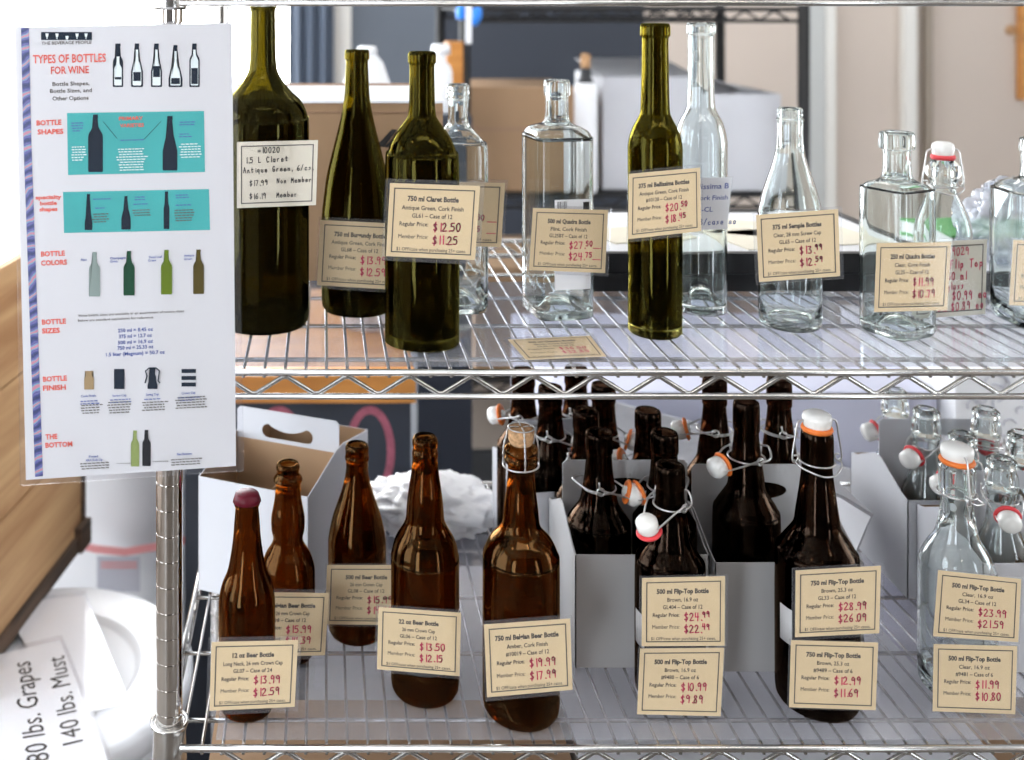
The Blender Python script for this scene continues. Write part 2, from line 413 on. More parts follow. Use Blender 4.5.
# ------------------------------------------------------------------ bottles
def solve(yb, hw, H):
    return F * H / yb / (1 - hw / F)
def shell(prof_px, Y, H, wall=.0028, sq=0, punt=.018, seg=44, rs=1.0):
    """closed glass shell from the silhouette (half width, y) read top to bottom; local z up from the base"""
    ybc = F * H / Y; s = Y / F
    top = [(hw * s * rs, (ybc - y) * s) for hw, y in prof_px]
    R = top[-1][0]; top = [p for p in top if p[1] > .012]
    pts = [(R, .012)] + top[::-1]
    up = spline(pts, 4)
    zn = None
    def nexp(r, z):
        if not sq: return 2
        t = (r / R - .45) / .4; t = max(0, min(1, t)); return 2 + t * (sq - 2)
    heel = [(0, punt), (R * .25, punt * .93), (R * .5, punt * .55), (R * .72, .0016), (R * .82, 0), (R * .92, .0012), (R * .98, .005)]
    outer = heel + up
    rl, zt = outer[-1]
    inner = []
    for r, z in reversed(up):
        if z > zt - .0015: continue
        if z > zt - .03: inner.append((rl * .70 if rl > .0105 else r - wall, z)); continue
        inner.append((min(max(r - wall, .004), max(rl * .70, .004) if z > zt - .06 and r < rl * 1.15 else 9), z))
    inner += [(R - wall - .001, .011), (R * .82, .0068), (R * .6, .008), (R * .4, punt + .001), (0, punt + .0045)]
    li = rl * .70 if rl > .0105 else rl - wall; lm = (rl + li) / 2; lr = (rl - li) / 2
    lip = [(lm + lr * .82, zt + lr * .45), (lm + lr * .35, zt + lr * .75), (lm - lr * .35, zt + lr * .72), (lm - lr * .85, zt + lr * .35)]
    prof = [(r, z, nexp(r, z)) for r, z in outer + lip + inner]
    bm = bmesh.new(); lathe(bm, prof, seg)
    bmesh.ops.recalc_face_normals(bm, faces=bm.faces)
    return bm, R, zt
def ring_pts(r, z, n=24, tilt=0, ta=0):
    return [(r * math.cos(a), r * math.sin(a), z + tilt * r * math.cos(a - ta)) for a in (2 * PI * i / n for i in range(n))]
def swing_closed(root, rn, zt, rot, gasket='orange', dome='porcelain'):
    """stopper clamped on the mouth, bail arms down both sides"""
    ca, sa = math.cos(rot), math.sin(rot)
    R3 = lambda p: (p[0] * ca - p[1] * sa, p[0] * sa + p[1] * ca, p[2])
    bm = bmesh.new(); lathe(bm, [(0, zt + .0215), (rn * .55, zt + .021), (rn * .85, zt + .0185), (rn * .92, zt + .014), (rn * .86, zt + .008), (rn * .78, zt + .0045), (0, zt + .0045)], 28)
    obj('stopper', bm, dome, root)
    bm = bmesh.new(); lathe(bm, [(0, zt + .0062), (rn * .93, zt + .006), (rn * 1.0, zt + .0035), (rn * .9, zt + .0008), (0, zt + .0006)], 28)
    obj('gasket', bm, gasket, root)
    bm = bmesh.new(); w = rn + .0105; zr = zt - .030
    for s in (-1, 1):
        arm = [(s * rn * .6, 0, zt + .0125), (s * (rn * .95), 0, zt + .0128), (s * (rn + .005), 0, zt + .010), (s * (rn + .0075), 0, zt - .004), (s * w, 0, zt - .022), (s * w, 0, zt - .028),
               (s * (w - .002), 0, zr - .001), (s * (w - .006), .001, zr + .002), (s * (w - .006), .001, zr + .006), (s * (w - .002), .001, zr + .006)]
        tube(bm, [R3(p) for p in spline(arm, 3)], .00095, 7)
    obj('bail_wire', bm, 'steel', root)
    bm = bmesh.new(); tube(bm, [R3((p[0] * 1.0, p[1], p[2])) for p in ring_pts(rn + .0012, zr)], .00095, 7, closed=True)
    fr = [(w - .002, 0, zr + .002), (w - .004, -.008, zr - .002), (rn * .6, -rn - .004, zr - .006), (0, -rn - .005, zr - .0075), (-rn * .6, -rn - .004, zr - .006), (-w + .004, -.008, zr - .002), (-w + .002, 0, zr + .002)]
    tube(bm, [R3(p) for p in spline(fr, 3)], .00095, 7)
    obj('neck_wire', bm, 'steel', root)
def swing_open(root, rn, zr, rot, gasket='orange', drop=.006, reach=.030, stopper='porcelain', face=0):
    """stopper hanging beside the neck on its bail"""
    ca, sa = math.cos(rot), math.sin(rot)
    R3 = lambda p: (p[0] * ca - p[1] * sa, p[0] * sa + p[1] * ca, p[2])
    bm = bmesh.new(); tube(bm, [R3(p) for p in ring_pts(rn + .0012, zr)], .001, 7, closed=True)
    for s in (-1, 1):   # pivot eyes and the lever loop on the far side
        tube(bm, [R3((.004 * math.cos(a), s * (rn + .003), zr + .003 + .004 * math.sin(a))) for a in (2 * PI * i / 12 for i in range(12))], .0009, 6, closed=True)
    lv = [(0, rn + .004, zr + .002), (-rn * .8, rn + .002, zr + .004), (-rn - .010, .004, zr + .007), (-rn - .010, -.004, zr + .007), (-rn * .8, -rn - .002, zr + .004), (0, -rn - .004, zr + .002)]
    tube(bm, [R3(p) for p in spline(lv, 4)], .0011, 7)
    obj('neck_wire', bm, 'steel', root)
    sx = rn + reach; bm = bmesh.new()
    bl = [(0, rn + .0045, zr + .006), (rn * .8, rn + .003, zr + .002), (sx - .006, .011, zr - drop), (sx - .001, .009, zr - drop), (sx - .001, -.009, zr - drop), (sx - .006, -.011, zr - drop), (rn * .8, -rn - .003, zr + .002), (0, -rn - .0045, zr + .006), (-.002, -rn - .0045, zr + .014)]
    tube(bm, [R3(p) for p in spline(bl, 3)], .001, 7)
    obj('bail_wire', bm, 'steel', root)
    # stopper axis: tips down and out
    ax = Vector((-.35, 0, -.94)) if not face else Vector((-.9, 0, .25))
    ax = Vector(R3(ax)).normalized(); q = ax.to_track_quat('Z', 'Y').to_matrix().to_4x4()
    T = Matrix.Translation(Vector(R3((sx, 0, zr - drop)))) @ q
    bm = bmesh.new(); lathe(bm, [(0, -.0075), (.0085, -.0072), (.0112, -.004), (.0112, .005), (.0095, .0075), (.006, .0085), (.0055, .0135), (0, .0145)], 22)
    bmesh.ops.transform(bm, matrix=T, verts=bm.verts); obj('stopper', bm, stopper, root)
    bm = bmesh.new(); lathe(bm, [(.006, .0078), (.0128, .0076), (.0135, .009), (.0115, .0112), (.006, .0115)], 22, close=True)
    bmesh.ops.transform(bm, matrix=T, verts=bm.verts); obj('gasket', bm, gasket, root)

BOT = {}
def bottle(key, name, cx, yb, prof, H, mat, label, cat, sq=0, rot=0, parts=True, punt=.018, rs=1.0, wall=.0028):
    hw = prof[-1][0]; Y = solve(yb, hw, H)
    bm, R, zt = shell(prof, Y, H, sq=sq, punt=punt, rs=rs, wall=wall)
    loc = ((cx - CX) / F * Y, Y, ZC - H + .0012)
    if parts:
        root = empty(name, loc); g = obj('glass_body', bm, mat, root)
        if sq: root.rotation_euler.z = rot
    else:
        root = obj(name, bm, mat, None, loc=loc, rz=rot if sq else 0)
    tag(root, label, cat)
    BOT[key] = dict(o=root, Y=Y, R=R, zt=zt, X=loc[0], cx=cx)
    return root

# --- top shelf
bottle('magnum', 'wine_bottle', 263, 339, [(13.5, 2), (14, 5), (14, 9), (12.4, 11), (12.4, 20), (13.2, 60), (16, 75), (27, 91), (39, 103), (45, 118), (46, 138), (46, 320)], H1, 'greendark',
       'very large dark green wine bottle, the tallest and widest one on the upper shelf', 'bottle', parts=False)
bottle('burgundy', 'wine_bottle', 357, 321, [(12, 52), (12.3, 55), (12.3, 60), (11, 62), (11.5, 75), (13, 100), (17, 122), (24, 150), (30, 175), (33.5, 200), (35.5, 225), (35.5, 300)], H1, 'green',
       'dark green wine bottle with long sloping shoulders, second from the poster', 'bottle', parts=False, wall=.0035)
bottle('claret', 'wine_bottle', 422, 355, [(13.3, 54), (14, 56), (14, 64), (12.6, 66), (12.6, 85), (13.5, 113), (17, 122), (27, 136), (34, 152), (37, 172), (37, 330)], H1, 'green',
       'dark green high-shouldered wine bottle standing nearest the upper shelf edge', 'bottle', parts=False, wall=.0035)
bottle('clear4', 'clear_bottle', 458, 318, [(11.3, 86), (12.3, 88), (11.5, 90), (12.3, 93), (11.5, 96), (13, 99), (10.8, 102), (10.8, 120), (14, 128), (24, 141), (28, 158), (28, 300)], H1, 'clear',
       'clear square screw-neck bottle half hidden behind the high-shouldered green wine bottle', 'bottle', sq=6, rot=.12, parts=False, wall=.002, rs=.94)
bottle('quadra5', 'clear_bottle', 557, 324, [(13.3, 82), (13.7, 84), (13.7, 96), (12, 98), (12.5, 118), (15.5, 124), (22, 127), (27.5, 131), (30.5, 139), (31, 150), (31, 300)], H1, 'clear',
       'clear square bottle with a barcode sticker, tallest of the two with open cork necks', 'bottle', sq=7, rot=.16, wall=.0022, rs=.94)
bottle('bellg', 'wine_bottle', 655, 343, [(14, 26), (14.6, 28), (14.6, 37), (13, 39), (13, 60), (14, 108), (16, 118), (22, 130), (26, 145), (26.3, 170), (26, 320)], H1, 'green2',
       'slender olive green wine bottle with a very long neck', 'bottle', parts=False, punt=.028)
bottle('bellc', 'clear_bottle', 701, 319, [(13.6, 25), (14, 27), (14, 34), (12.5, 37), (12.5, 60), (13, 101), (15, 112), (21, 124), (24.5, 140), (25, 160), (24.7, 300)], H1, 'clear',
       'slender clear bottle with a very long neck behind the olive green one', 'bottle', parts=False, punt=.026, wall=.0025)
bottle('semple', 'clear_bottle', 790, 336, [(11.3, 110), (12.3, 112), (11.3, 114), (12.3, 116), (11.3, 118), (13.3, 121), (12, 124), (12.2, 140), (14, 155), (18, 170), (24, 188), (28, 204), (30, 222), (29.6, 320)], H1, 'clear',
       'round clear screw-neck bottle with sloping shoulders standing alone', 'bottle', parts=False, punt=.006, wall=.002)
bottle('quadra2', 'clear_bottle', 897, 344, [(15.5, 134), (16, 136), (16, 149), (14, 151), (14, 174), (17, 181), (24, 184.5), (28, 190), (29.5, 200), (29.5, 320)], H1, 'clear',
       'short clear square bottle turned a corner forward beside the small wire-bail bottle', 'bottle', sq=7, rot=.42, parts=False, wall=.0022, rs=.90)
bottle('flipsmall', 'swing_top_bottle', 943, 318, [(10, 161), (12, 163), (15, 167), (16, 173), (13.5, 179), (11, 185), (12, 192), (18, 205), (24, 222), (26, 243), (26, 300)], H1, 'clear',
       'small clear swing-top bottle with a white stopper and red seal on the upper shelf', 'bottle', wall=.002, punt=.005)
bottle('edge', 'clear_bottle', 1034, 333, [(13, 140), (13.6, 142), (13.6, 152), (12.5, 154), (12.5, 172), (15, 179), (25, 184), (31, 192), (33, 203), (33, 320)], H1, 'clear',
       'clear square-shouldered bottle cut by the picture edge', 'bottle', sq=7, rot=-.1, parts=False, wall=.0022, rs=.93)
b = BOT['flipsmall']; swing_closed(b['o'], 11.5 * b['Y'] / F, b['zt'], 0, gasket='redrub', dome='porcelain')

# --- lower shelf, front row
bottle('oz12', 'beer_bottle', 247, 727, [(11.5, 497), (12.6, 500), (12.8, 505), (11.6, 509), (12.5, 520), (14, 540), (17, 560), (20, 573), (25, 585), (27.8, 598), (28.3, 615), (28, 700)], H2, 'amber',
       'slim amber beer bottle with a maroon crown cap', 'bottle')
bottle('belg33', 'beer_bottle', 288, 671, [(11, 465), (12, 468), (11, 473), (12.3, 476), (14.7, 480), (13, 484), (12.6, 490), (14, 503), (16.8, 518), (16.5, 530), (14.8, 539), (17, 546), (23, 556), (26.5, 568), (27, 580), (27, 650)], H2, 'amber',
       'amber beer bottle with a bulging neck behind the maroon-capped one', 'bottle', parts=False)
bottle('beer500', 'beer_bottle', 357, 650, [(10.8, 446), (11.8, 449), (11.5, 455), (12.2, 459), (10.9, 463), (11.6, 475), (15, 490), (20, 505), (25, 520), (28.5, 538), (29, 550), (29, 630)], H2, 'amber',
       'stout amber beer bottle with straight sloping shoulders next to the carton handle', 'bottle', parts=False)
bottle('oz22', 'beer_bottle', 425, 713, [(11, 438), (12.7, 441), (12.7, 446), (11.8, 449), (13, 453), (12.8, 458), (12.6, 461), (14, 475), (17, 495), (18.5, 510), (19.5, 521), (23, 529), (30, 541), (33.5, 555), (34, 568), (34, 690)], H2, 'amber',
       'tall amber beer bottle with a swelling neck between the stout one and the corked one', 'bottle')
bottle('belg75', 'corked_bottle', 521, 737, [(12, 446), (15.5, 448), (16.8, 452), (15, 456), (16.8, 460), (15, 464), (13, 468), (14, 485), (17, 510), (18.5, 524), (22, 531), (31, 541), (37, 555), (38, 570), (38, 715)], H2, 'amber',
       'large amber beer bottle closed with a cork and wire cage', 'bottle')
bottle('flip50', 'swing_top_bottle', 670, 718, [(13.9, 467), (14.4, 469), (14.6, 473), (14.6, 486), (13.5, 489), (15, 510), (18, 530), (21, 542), (26, 550), (32, 560), (34, 573), (34, 700)], H2, 'brown',
       'dark brown swing-top bottle in the front row with its stopper hanging open', 'bottle', punt=.008)
bottle('flip75', 'swing_top_bottle', 817, 728, [(14.4, 433), (15, 436), (15.3, 442), (15.3, 462), (14, 465), (16, 485), (20, 513), (22, 526), (28, 536), (36, 549), (39, 566), (39, 705)], H2, 'brown',
       'tall dark brown swing-top bottle in front, closed with a white stopper and orange seal', 'bottle', punt=.008)
bottle('flipclear', 'swing_top_bottle', 957, 712, [(14.5, 465), (16.3, 468), (16.6, 474), (16, 490), (14.5, 496), (15.5, 514), (20, 536), (27, 548), (33, 562), (35, 580), (35, 695)], H2, 'clear',
       'clear swing-top bottle in front, closed with a white stopper and orange seal', 'bottle', punt=.006, wall=.0024)
# fittings
b = BOT['oz12']; bm = bmesh.new(); rc = .0142; zt = b['zt']
prof = []
rings = [(0, zt + .0042), (.0100, zt + .0040), (.0122, zt + .0022), (.0132, zt - .001)]
lathe(bm, rings + [(.0142, zt - .0055), (.0136, zt - .0058), (.0128, zt - .001), (0, zt + .0015)], 42)
for v in bm.verts:      # crimped skirt
    if v.co.z < zt - .004:
        a = math.atan2(v.co.y, v.co.x); k = 1 + .035 * math.cos(21 * a); v.co.x *= k; v.co.y *= k
obj('crown_cap', bm, 'maroon', b['o'])
b = BOT['belg75']; s = b['Y'] / F; zt = b['zt']; bm = bmesh.new()
lathe(bm, [(0, zt + .0175), (.0125, zt + .0172), (.0135, zt + .0155), (.0128, zt + .006), (.0105, zt + .0005), (.0090, zt - .008), (0, zt - .010)], 30)
obj('cork', bm, 'cork', b['o'])
bm = bmesh.new(); zr = zt - .020
tube(bm, ring_pts(.0180, zr, 30, tilt=.05), .0009, 6, closed=True)
tube(bm, ring_pts(.0130, zt + .0178, 24), .0007, 6, closed=True)
for k in range(4):
    a = -PI / 2 + k * PI / 2 + .05; c_, s_ = math.cos(a), math.sin(a)
    base = [(.0028, zt + .0185), (.0125, zt + .0182), (.0150, zt + .010), (.0172, zt + .002), (.0182, zt - .008), (.0180, zr - .001)]
    for ph in (0, PI):
        pts = []
        for i, (r, z) in enumerate(spline(base, 5)):
            t = i * 1.1 + ph; d = .0006
            pts.append((r * c_ - s_ * d * math.sin(t) + c_ * d * math.cos(t), r * s_ + c_ * d * math.sin(t) + s_ * d * math.cos(t), z))
        tube(bm, pts, .00045, 5)
obj('wire_cage', bm, 'steel', b['o'])
b = BOT['flip50']; swing_open(b['o'], .0155, b['zt'] - .040, PI + .55, gasket='redrub', drop=.012, reach=.019)
b = BOT['flip75']; swing_closed(b['o'], 15.3 * b['Y'] / F, b['zt'], .08)
b = BOT['flipclear']; swing_closed(b['o'], 16.5 * b['Y'] / F, b['zt'], 1.45)
# labels and stickers stuck on glass
def band(root, R, z0, z1, a0, a1, mat, name, n=16, off=.0004):
    bm = bmesh.new(); lo, hi = [], []
    for i in range(n + 1):
        a = a0 + (a1 - a0) * i / n; c_, s_ = math.cos(a), math.sin(a)
        lo.append(((R + off) * c_, (R + off) * s_)); 
    for (z, zz) in ((z0, z1),):
        v0 = [bm.verts.new((x, y, z)) for x, y in lo]; v1 = [bm.verts.new((x, y, zz)) for x, y in lo]
        w0 = [bm.verts.new((x * .9985, y * .9985, z)) for x, y in lo]; w1 = [bm.verts.new((x * .9985, y * .9985, zz)) for x, y in lo]
        for i in range(n):
            bm.faces.new((v0[i], v0[i + 1], v1[i + 1], v1[i])); bm.faces.new((w1[i], w1[i + 1], w0[i + 1], w0[i]))
            bm.faces.new((v1[i], v1[i + 1], w1[i + 1], w1[i])); bm.faces.new((v0[i + 1], v0[i], w0[i], w0[i + 1]))
    return obj(name, bm, mat, root)
b = BOT['oz22']; band(b['o'], b['R'], .035, .088, -PI * .92, -PI * .08, 'black', 'label_panel')
band(b['o'], b['R'], .088, .0895, -PI * .92, -PI * .08, 'white_paper', 'label_edge')
b = BOT['flip75']; band(b['o'], b['R'], .068, .104, PI * 1.04, PI * 1.17, 'carton_g', 'barcode_sticker')
b = BOT['flip50']; band(b['o'], b['R'], .056, .090, PI * 1.0, PI * 1.15, 'carton_g', 'barcode_sticker')
b = BOT['quadra5']; q = b['o']; bm = bmesh.new(); R = b['R']
x0, x1, z0, z1 = -.016, .026, .036, .136
def qf(x, z): return Vector((x, -R - .0006, z))
slab(bm, [qf(x0, z0), qf(x1, z0), qf(x1, z1), qf(x0, z1)], (0, 1, 0), .0004)
for i in range(9): rect_on(bm, lambda x, z: qf(x, z) - Vector((0, .0003, 0)), x0 + .003 + i * .0013, z1 - .012, x0 + .003 + i * .0013 + random.choice((.0004, .0008)), z1 - .002, 1)
rect_on(bm, lambda x, z: qf(x, z) - Vector((0, .0003, 0)), x1 - .009, z1 - .016, x1 - .002, z1 - .003, 1)
obj('barcode_sticker', bm, ['white_paper', 'ink'], q, smooth=False)

# ------------------------------------------------------------------ cards on the bottles
def cy(key, gap=.0042): return BOT[key]['Y'] - BOT[key]['R'] - gap
card([(237, 142), (318, 140), (316, 205), (237, 208)], cy('magnum'), None, 'ivory card handwritten in black on the very large dark green bottle', paper='paperw', redm='ink', margin=(0, 0),
     hand=[('=10020', 26, 15, 7), ('1.5 L Claret', 11, 27, 7), ('Antique Green, 6/cs.', 8, 39.5, 6.6), ('$17.99', 16, 56, 6.5), ('Non Member', 50, 54, 6.2), ('$16.19', 16, 73, 6.5), ('Member', 50, 72, 6.2)])
card([(320.5, 220), (403, 224), (400, 290), (317, 285)], cy('burgundy'), ['750 ml Burgundy Bottle', 'Antique Green, Cork Finish', 'GL68 – Case of 12'], 'cream price card on the sloping-shouldered green wine bottle, partly covered by the next bottle', prices=['$13.99', '$12.59'])
card([(390, 183), (480, 186), (475, 260), (386, 256)], cy('claret'), ['750 ml Claret Bottle', 'Antique Green, Cork Finish', 'GL61 – Case of 12'], 'cream price card reading 12.50 and 11.25 on the high-shouldered green bottle', prices=['$12.50', '$11.25'], margin=(5, 5))
card([(417, 181), (505, 183), (501, 247), (414, 245)], cy('clear4'), ['500 ml Samples', 'Clear, 28 mm Cap', 'GL64 – Case of 12'], 'cream price card on the clear screw-neck bottle, mostly covered by the card before it', prices=['$12.50', '$11.15'], sup=2)
card([(533, 208), (608, 210), (605, 273), (529, 270)], cy('quadra5', .006), ['500 ml Quadra Bottle', 'Flint, Cork Finish', 'GL25BT – Case of 12'], 'cream price card reading 27.50 on the clear square bottle with the sticker', prices=['$27.50', '$24.75'], sup=2, margin=(4, 4))
card([(629, 174), (700, 167.5), (701, 231), (628, 239)], cy('bellg'), ['375 ml Bellissima Bottles', 'Antique Green, Cork Finish', '#10120 – Case of 12'], 'tilted cream price card reading 20.50 on the slender olive green bottle', prices=['$20.50', '$18.45'], sup=1, margin=(2, 4))
r = card([(657, 180), (732, 177), (727, 229), (655, 231)], cy('bellc'), None, 'white label card with blue print on the slender clear bottle', paper='white_paper', hand='noborder', margin=(1, 1))
P4 = [W(*c, cy('bellc') - .0007) for c in ((657, 180), (732, 177), (727, 229), (655, 231))]
def f_b(u, v): a, b_ = u / 100, v / 84; return (P4[0] * (1 - a) + P4[1] * a) * (1 - b_) + (P4[3] * (1 - a) + P4[2] * a) * b_
bm = bmesh.new()
for s, y, h in (('375 ml Bellissima B', 18, 9), ('Clear, Cork Finish', 36, 7.5), ('GL42-CL', 55, 8)): put_text(bm, s, f_b, 97 if s[0] != 'G' else 78, y, h, 'r', bold=.01)
put_hand(bm, '$18/case ea', f_b, 52, 76, 9, wpen=.13, adv=.8)
part_w('printed_text', bm, 'blueink', r)
card([(756, 215), (838, 209), (840, 276), (759, 282)], cy('semple'), ['375 ml Semple Bottles', 'Clear, 28 mm Screw Cap', 'GL65 – Case of 12'], 'tilted cream price card reading 13.99 on the round clear bottle standing alone', prices=['$13.99', '$12.59'], sup=1, margin=(4, 3))
card([(876.6, 243), (951, 242), (947, 310), (874, 312)], BOT['quadra2']['Y'] - BOT['quadra2']['R'] * 1.28, ['250 ml Quadra Bottles', 'Clear, Cork Finish', 'GL25 – Case of 12'], 'cream price card reading 11.99 on the short clear square bottle', prices=['$11.99', '$10.79'], margin=(0, 0))
card([(914, 243), (987, 239), (985, 314), (912, 319)], cy('flipsmall'), None, 'pale card handwritten in red on the small clear swing-top bottle', paper='paperg', margin=(3, 3),
     hand=[('9029', 52, 16, 8.5), ('1/4 Flip Top', 26, 31, 9), ('250 ml', 40, 44, 8.5), ('glass', 46, 54, 7.5), ('$0.99 ea', 54, 66, 9), ('Vol. $0.89 ea', 28, 78, 8.5)])
card([(1013, 240), (1090, 240), (1087, 308), (1009, 305)], cy('edge', .006), ['500 ml Bottle', 'Clear, Cork Finish', 'GL50 – Case of 12'], 'cream price card at the picture edge, only a strip of it in view', prices=['$19.99', '$17.99'], margin=(2, 3))
card([(508, 340), (590, 336), (606, 356.5), (526, 360)], 0, ['500 ml Quadra Bottle', 'Black, Cork Finish', 'GL26 – Case of 12'], 'cream price card lying flat on the upper shelf by itself', prices=['$36.50', '$32.85'], zplane=ZT + .003, margin=(5, 5))
card([(211.6, 642), (298, 640), (294.7, 706.6), (209.5, 710.5)], cy('oz12'), ['12 oz Beer Bottle', 'Long Neck, 26 mm Crown Cap', 'GL07 – Case of 24'], 'cream price card on the slim amber bottle with the maroon cap', prices=['$13.99', '$12.59'], margin=(4, 5))
card([(246, 592), (329, 593), (325, 655), (243, 657)], cy('belg33'), ['11 oz Belgian Beer Bottle', 'Amber, 26 mm Crown Cap', '#10018 – Case of 12'], 'cream price card on the amber bottle with the bulging neck, reading 15.99', prices=['$15.99', '$14.39'], margin=(3, 4))
card([(327, 565), (408, 565), (407, 625), (325, 624)], cy('beer500'), ['500 ml Beer Bottle', '26 mm Crown Cap', 'GL08 – Case of 12'], 'cream price card on the stout amber beer bottle', prices=['$15.99', '$14.39'], margin=(2, 2))
card([(378.5, 607), (461, 612.6), (459.5, 676), (377, 669)], cy('oz22'), ['22 oz Beer Bottle', '26 mm Crown Cap', 'GL06 – Case of 12'], 'cream price card reading 13.50 and 12.15 on the tall amber beer bottle', prices=['$13.50', '$12.15'], margin=(3, 3))
card([(484, 624.5), (570, 618.4), (572.5, 689.5), (487, 697)], cy('belg75'), ['750 ml Belgian Beer Bottle', 'Amber, Cork Finish', '#10019 – Case of 12'], 'tilted cream price card reading 19.99 on the corked amber bottle', prices=['$19.99', '$17.99'], margin=(2, 4))
card([(642, 578), (725, 576), (724.5, 645.5), (641.6, 646)], cy('flip50'), ['500 ml Flip-Top Bottle', 'Brown, 16.9 oz', 'GL404 – Case of 12'], 'upper of the two cream price cards on the dark brown bottle with the hanging stopper', prices=['$24.99', '$22.49'], sup=1, margin=(3, 2))
card([(640, 648.5), (724, 647.5), (720.5, 716), (637, 714)], cy('flip50'), ['500 ml Flip-Top Bottle', 'Brown, 16.9 oz', '#9480 – Case of 6'], 'lower of the two cream price cards on the dark brown bottle with the hanging stopper', prices=['$10.99', '$9.89'], foot=False, margin=(2, 1))
card([(795.6, 570.5), (880.7, 565.6), (879, 633), (795, 637)], cy('flip75'), ['750 ml Flip-Top Bottle', 'Brown, 25.3 oz', 'GL33 – Case of 12'], 'upper of the two cream price cards on the closed tall brown bottle', prices=['$28.99', '$26.09'], margin=(4, 3))
card([(791, 640), (878, 642.5), (875.5, 710), (789, 707)], cy('flip75'), ['750 ml Flip-Top Bottle', 'Brown, 25.3 oz', '#9489 – Case of 6'], 'lower of the two cream price cards on the closed tall brown bottle', prices=['$12.99', '$11.69'], foot=False, margin=(2, 1))
card([(938, 570), (1021, 579), (1018, 642), (933, 636)], cy('flipclear'), ['500 ml Flip-Top Bottle', 'Clear, 16.9 oz', 'GL34 – Case of 12'], 'upper of the two cream price cards on the clear swing-top bottle in front', prices=['$23.99', '$21.59'], margin=(1, 2))
card([(933.6, 644), (1017, 646), (1015, 714), (932.5, 711)], cy('flipclear'), ['500 ml Flip-Top Bottle', 'Clear, 16.9 oz', '#9481 – Case of 6'], 'lower of the two cream price cards on the clear swing-top bottle in front', prices=['$11.99', '$10.80'], foot=False, margin=(1, 1))

# ------------------------------------------------------------------ wire shelving unit
unit = empty('wire_shelving_unit', (.46, 1.3, 0))
tag(unit, 'chrome wire shelving unit whose shelves carry all the bottles', 'shelving')
XL, XR = -.1528, 1.075; YF, YR = 1.045, 1.558
def wshelf(z, name='wire_shelf'):
    """z: top of the wire surface"""
    s = empty(name, (0, 0, 0)); s.parent = unit
    s.location = Vector((XL, YF, z)) - Vector(unit.location)
    o = Vector((XL, YF, z))
    def put(nm, bm, m, smooth=True):
        bmesh.ops.translate(bm, verts=bm.verts, vec=-o); return obj(nm, bm, m, s, smooth)
    yf, yr = 1.020, 1.578; xl, xr = XL - .004, XR + .004
    for (ya, nm) in ((yf, 'front'), (yr, 'rear')):
        bm = bmesh.new()
        tube(bm, [(XL + .014, ya, z - .0034), (XR - .014, ya, z - .0034)], .0034, 10)
        tube(bm, [(XL + .014, ya, z - .0265), (XR - .014, ya, z - .0265)], .0031, 10)
        pts = []; x = -.0369 - .0605 * 1
        k = 0; x0 = x - .0303 * 0
        while x < XR - .03:
            for dx, zz in ((-.0028, 0), (.0028, 0)): pts.append((x + dx, ya + (.002 if ya == yf else -.002), z - .0085))
            for dx, zz in ((-.0028, 0), (.0028, 0)): pts.append((x + .03025 + dx, ya + (.002 if ya == yf else -.002), z - .0240))
            x += .0605
        tube(bm, pts, .0024, 8)
        put('edge_rail', bm, 'chrome')
    for xa in (xl, xr):
        bm = bmesh.new()
        tube(bm, [(xa, YF + .015, z - .003), (xa, YR - .015, z - .003)], .003, 8)
        tube(bm, [(xa, YF + .015, z - .0265), (xa, YR - .015, z - .0265)], .0028, 8)
        pts = []; y = YF + .03; up = 1
        while y < YR - .02: pts.append((xa, y, z - (.008 if up else .024))); up = 1 - up; y += .030
        tube(bm, pts, .0022, 6); put('edge_rail', bm, 'chrome')
    bm = bmesh.new()
    x = -.0369 - .0202 * 5
    while x < XR - .01:
        tube(bm, [(x, yf - .0015, z - .0078), (x, yf - .0005, z - .0030), (x, yf + .006, z - .0018), (x, yr - .006, z - .0018), (x, yr + .0005, z - .0030), (x, yr + .0015, z - .0078)], .0017, 6); x += .0202
    put('wire_rods', bm, 'chrome')
    bm = bmesh.new()
    for y in (1.063, 1.172, 1.281, 1.390, 1.499): tube(bm, [(xl, y, z - .0056), (xr, y, z - .0056)], .0024, 6)
    put('cross_wires', bm, 'chrome')
    for px_ in (XL, XR):
        for py_ in (YF, YR):
            bm = bmesh.new(); lathe(bm, [(.0134, z + .006), (.0152, z + .0065), (.0158, z + .003), (.0172, z - .030), (.0168, z - .033), (.0134, z - .033)], 24, px_, py_, close=True)
            tube(bm, [(px_ + .0175 * math.cos(a), py_ + .0175 * math.sin(a), z + .006) for a in (2 * PI * i / 22 for i in range(22))], .0018, 6, closed=True)
            put('collar', bm, 'chrome')
wshelf(ZC + .0235); wshelf(ZT); wshelf(ZL); wshelf(.42)
for px_ in (XL, XR):
    for py_ in (YF, YR):
        bm = bmesh.new(); prof = [(0, .03), (.0131, .03)]; z = .05
        off = (ZC - 506.0 * YF / F) - .05; z0 = .05 + off % .02528 - .02528
        z = z0
        while z < 1.95:
            if z > .035: prof += [(.0131, z - .0007), (.0119, z - .0002), (.0119, z + .0002), (.0131, z + .0007)]
            z += .02528
        prof += [(.0131, 1.99), (.010, 1.995), (0, 1.996)]
        lathe(bm, prof, 64, px_, py_); part_w('post', bm, 'post', unit, smooth=False)
        o_ = unit.children[-1]
        bm = bmesh.new(); lathe(bm, [(0, 0), (.014, 0), (.016, .004), (.012, .012), (.006, .016), (.006, .031), (0, .031)], 20, px_, py_); part_w('levelling_foot', bm, 'black', unit, True)
